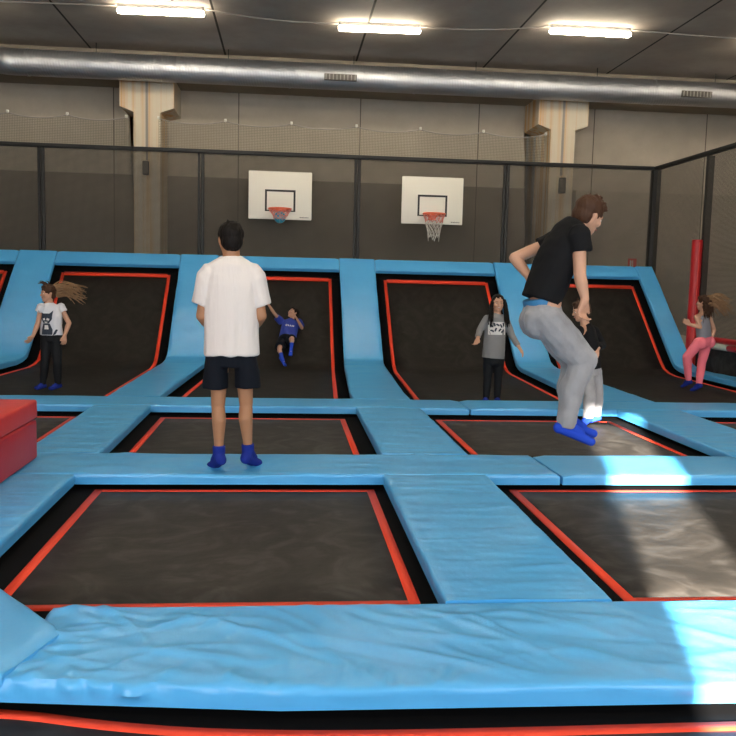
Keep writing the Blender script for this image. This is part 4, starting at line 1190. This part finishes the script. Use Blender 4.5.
# ---- child behind the jumping man
def child():
    root, g, s, org, HB = person(CHILD_J, 'small child in a black top and grey trousers bouncing behind the jumping man', 1.3,
        (-1, 0, 0), (-1, .1, -.25), M['skin'], (-.3, -1, 0), .205, ((-.3, -.5, -.8), (-.6, .2, .6), .6), ((-.5, .1, -.9), (0, .8, 0), .6), voxel=.005)
    def top(bm):
        torso_rings(bm, [(g['hem'], .135, .105), (g['s3'], .130, .10), (g['s2'], .115, .08), (g['collar'], .05, .048)], (0, -1, 0))
        for q in 'LR':
            rcone(bm, g['sh' + q], g['el' + q], .054, .044); cyl(bm, g['el' + q], g['sl' + q], .044, .036, 16); rcone(bm, g['el' + q], g['el' + q].lerp(g['sl' + q], .7), .042, .036)
    garment('black_top', root, org, M['tee_black'], .006, top, folds(.005, 12, 8), 3)
    def leg(bm):
        torso_rings(bm, [(g['pelvis'] + V((0, 0, .05)), .115, .09), (g['pelvis'] - V((0, 0, .06)), .11, .09)], (0, -1, 0))
        for q in 'LR': leg_tube(bm, g, q, (.080, .064, .060, .050), end=g['hm' + q])
    garment('trousers', root, org, M['grey'], .006, leg, folds(.006, 12, 9), 2)
    for q in 'LR': sock(root, org, g, q, M['sockb'], s, .0045, .3)
    hair_cap(root, g['head'] - org, HB, .205, M['hair_brown'], back=-.09, volume=.03, seed=19, spiky=20, voxel=.005)
    face_parts(root, g['head'] - org, HB, .205)
child()

# ---- girl in pink trousers
def girl_pink():
    root, g, s, org, HB = person(PINK_J, 'girl in a grey sleeveless top and pink leggings beside the red padded post', 1.3,
        (-.6, .8, 0), (-.75, .65, 0), M['skin'], (.75, .55, 0), .205, ((-.8, .1, .5), (.2, .1, 1), .4), ((-.5, -.2, -.8), (-.6, -.6, 0), .5), voxel=.005)
    def top(bm):
        torso_rings(bm, [(g['hem'], .125, .092), (g['s3'], .120, .090), (g['s2'], .112, .072), (g['collar'], .06, .045)], (.75, .55, 0))
    garment('sleeveless_top', root, org, M['tank'], .006, top, folds(.004, 12, 8), 3)
    def leg(bm):
        torso_rings(bm, [(g['pelvis'] + V((0, 0, .05)), .112, .085), (g['pelvis'] - V((0, 0, .03)), .125, .10), (g['pelvis'] - V((0, 0, .1)), .105, .09)], (.75, .55, 0))
        for q in 'LR':
            ball(bm, g['hip' + q] + V((.02, -.045, .0)), (.075, .07, .085))
            leg_tube(bm, g, q, (.080, .060, .058, .042))
    garment('pink_leggings', root, org, M['pink'], .006, leg, folds(.004, 14, 10), 2)
    for q in 'LR': sock(root, org, g, q, M['sock'], s, .0045, .2)
    h = g['head'] - org
    hair_cap(root, h, HB, .205, M['hair_brown'], back=-.10, volume=.03, seed=29, voxel=.005)
    strands('flying_hair', root, M['hair_light'], h + V((.05, -.06, .02)), (.05, .03, .07), [(.06, -.03, .02), (.14, -.04, -.02), (.22, -.04, -.09)], 80, .010, 15, .055)
    strands('hair_over_back', root, M['hair_brown'], h + V((.0, -.08, .0)), (.06, .02, .05), [(.02, -.03, -.05), (.03, -.03, -.11), (.03, -.02, -.18)], 40, .010, 16, .03)
    face_parts(root, h, HB, .205)
girl_pink()

# ------------------------------------------------------------------ light
def area(name, loc, rot, sx, sy, power, col):
    l = bpy.data.lights.new(name, 'AREA'); l.shape = 'RECTANGLE'; l.size = sx; l.size_y = sy
    l.energy = power; l.color = col
    o = bpy.data.objects.new(name, l); o.location = loc; o.rotation_euler = rot; COL.objects.link(o)
    return o
# daylight through the high windows behind the camera
area('daylight_left_window', (-4.6, YF + .05, 2.7), (math.radians(88), 0, 0), 6.0, 3.4, WIN, (.93, .96, 1))
area('daylight_right_window', (5.25, YF + .05, 2.7), (math.radians(88), 0, 0), 6.7, 3.4, WIN, (.93, .96, 1))
sun = bpy.data.lights.new('sun', 'SUN'); sun.energy = SUNE; sun.angle = math.radians(.7); sun.color = (1, .93, .82)
so = bpy.data.objects.new('sun', sun); COL.objects.link(so)
el = math.radians(18)
d = V((.29, 1, 0)).normalized() * math.cos(el) - V((0, 0, math.sin(el)))
so.rotation_euler = d.to_track_quat('-Z', 'Y').to_euler()
w = bpy.data.worlds.new('world'); scene.world = w; w.use_nodes = True
bg = w.node_tree.nodes['Background']; bg.inputs[0].default_value = (.6, .75, 1, 1); bg.inputs[1].default_value = .8
scene.view_settings.view_transform = 'Standard'; scene.view_settings.look = 'None'
scene.view_settings.gamma = 1; scene.view_settings.use_curve_mapping = False
scene.view_settings.exposure = EXPO
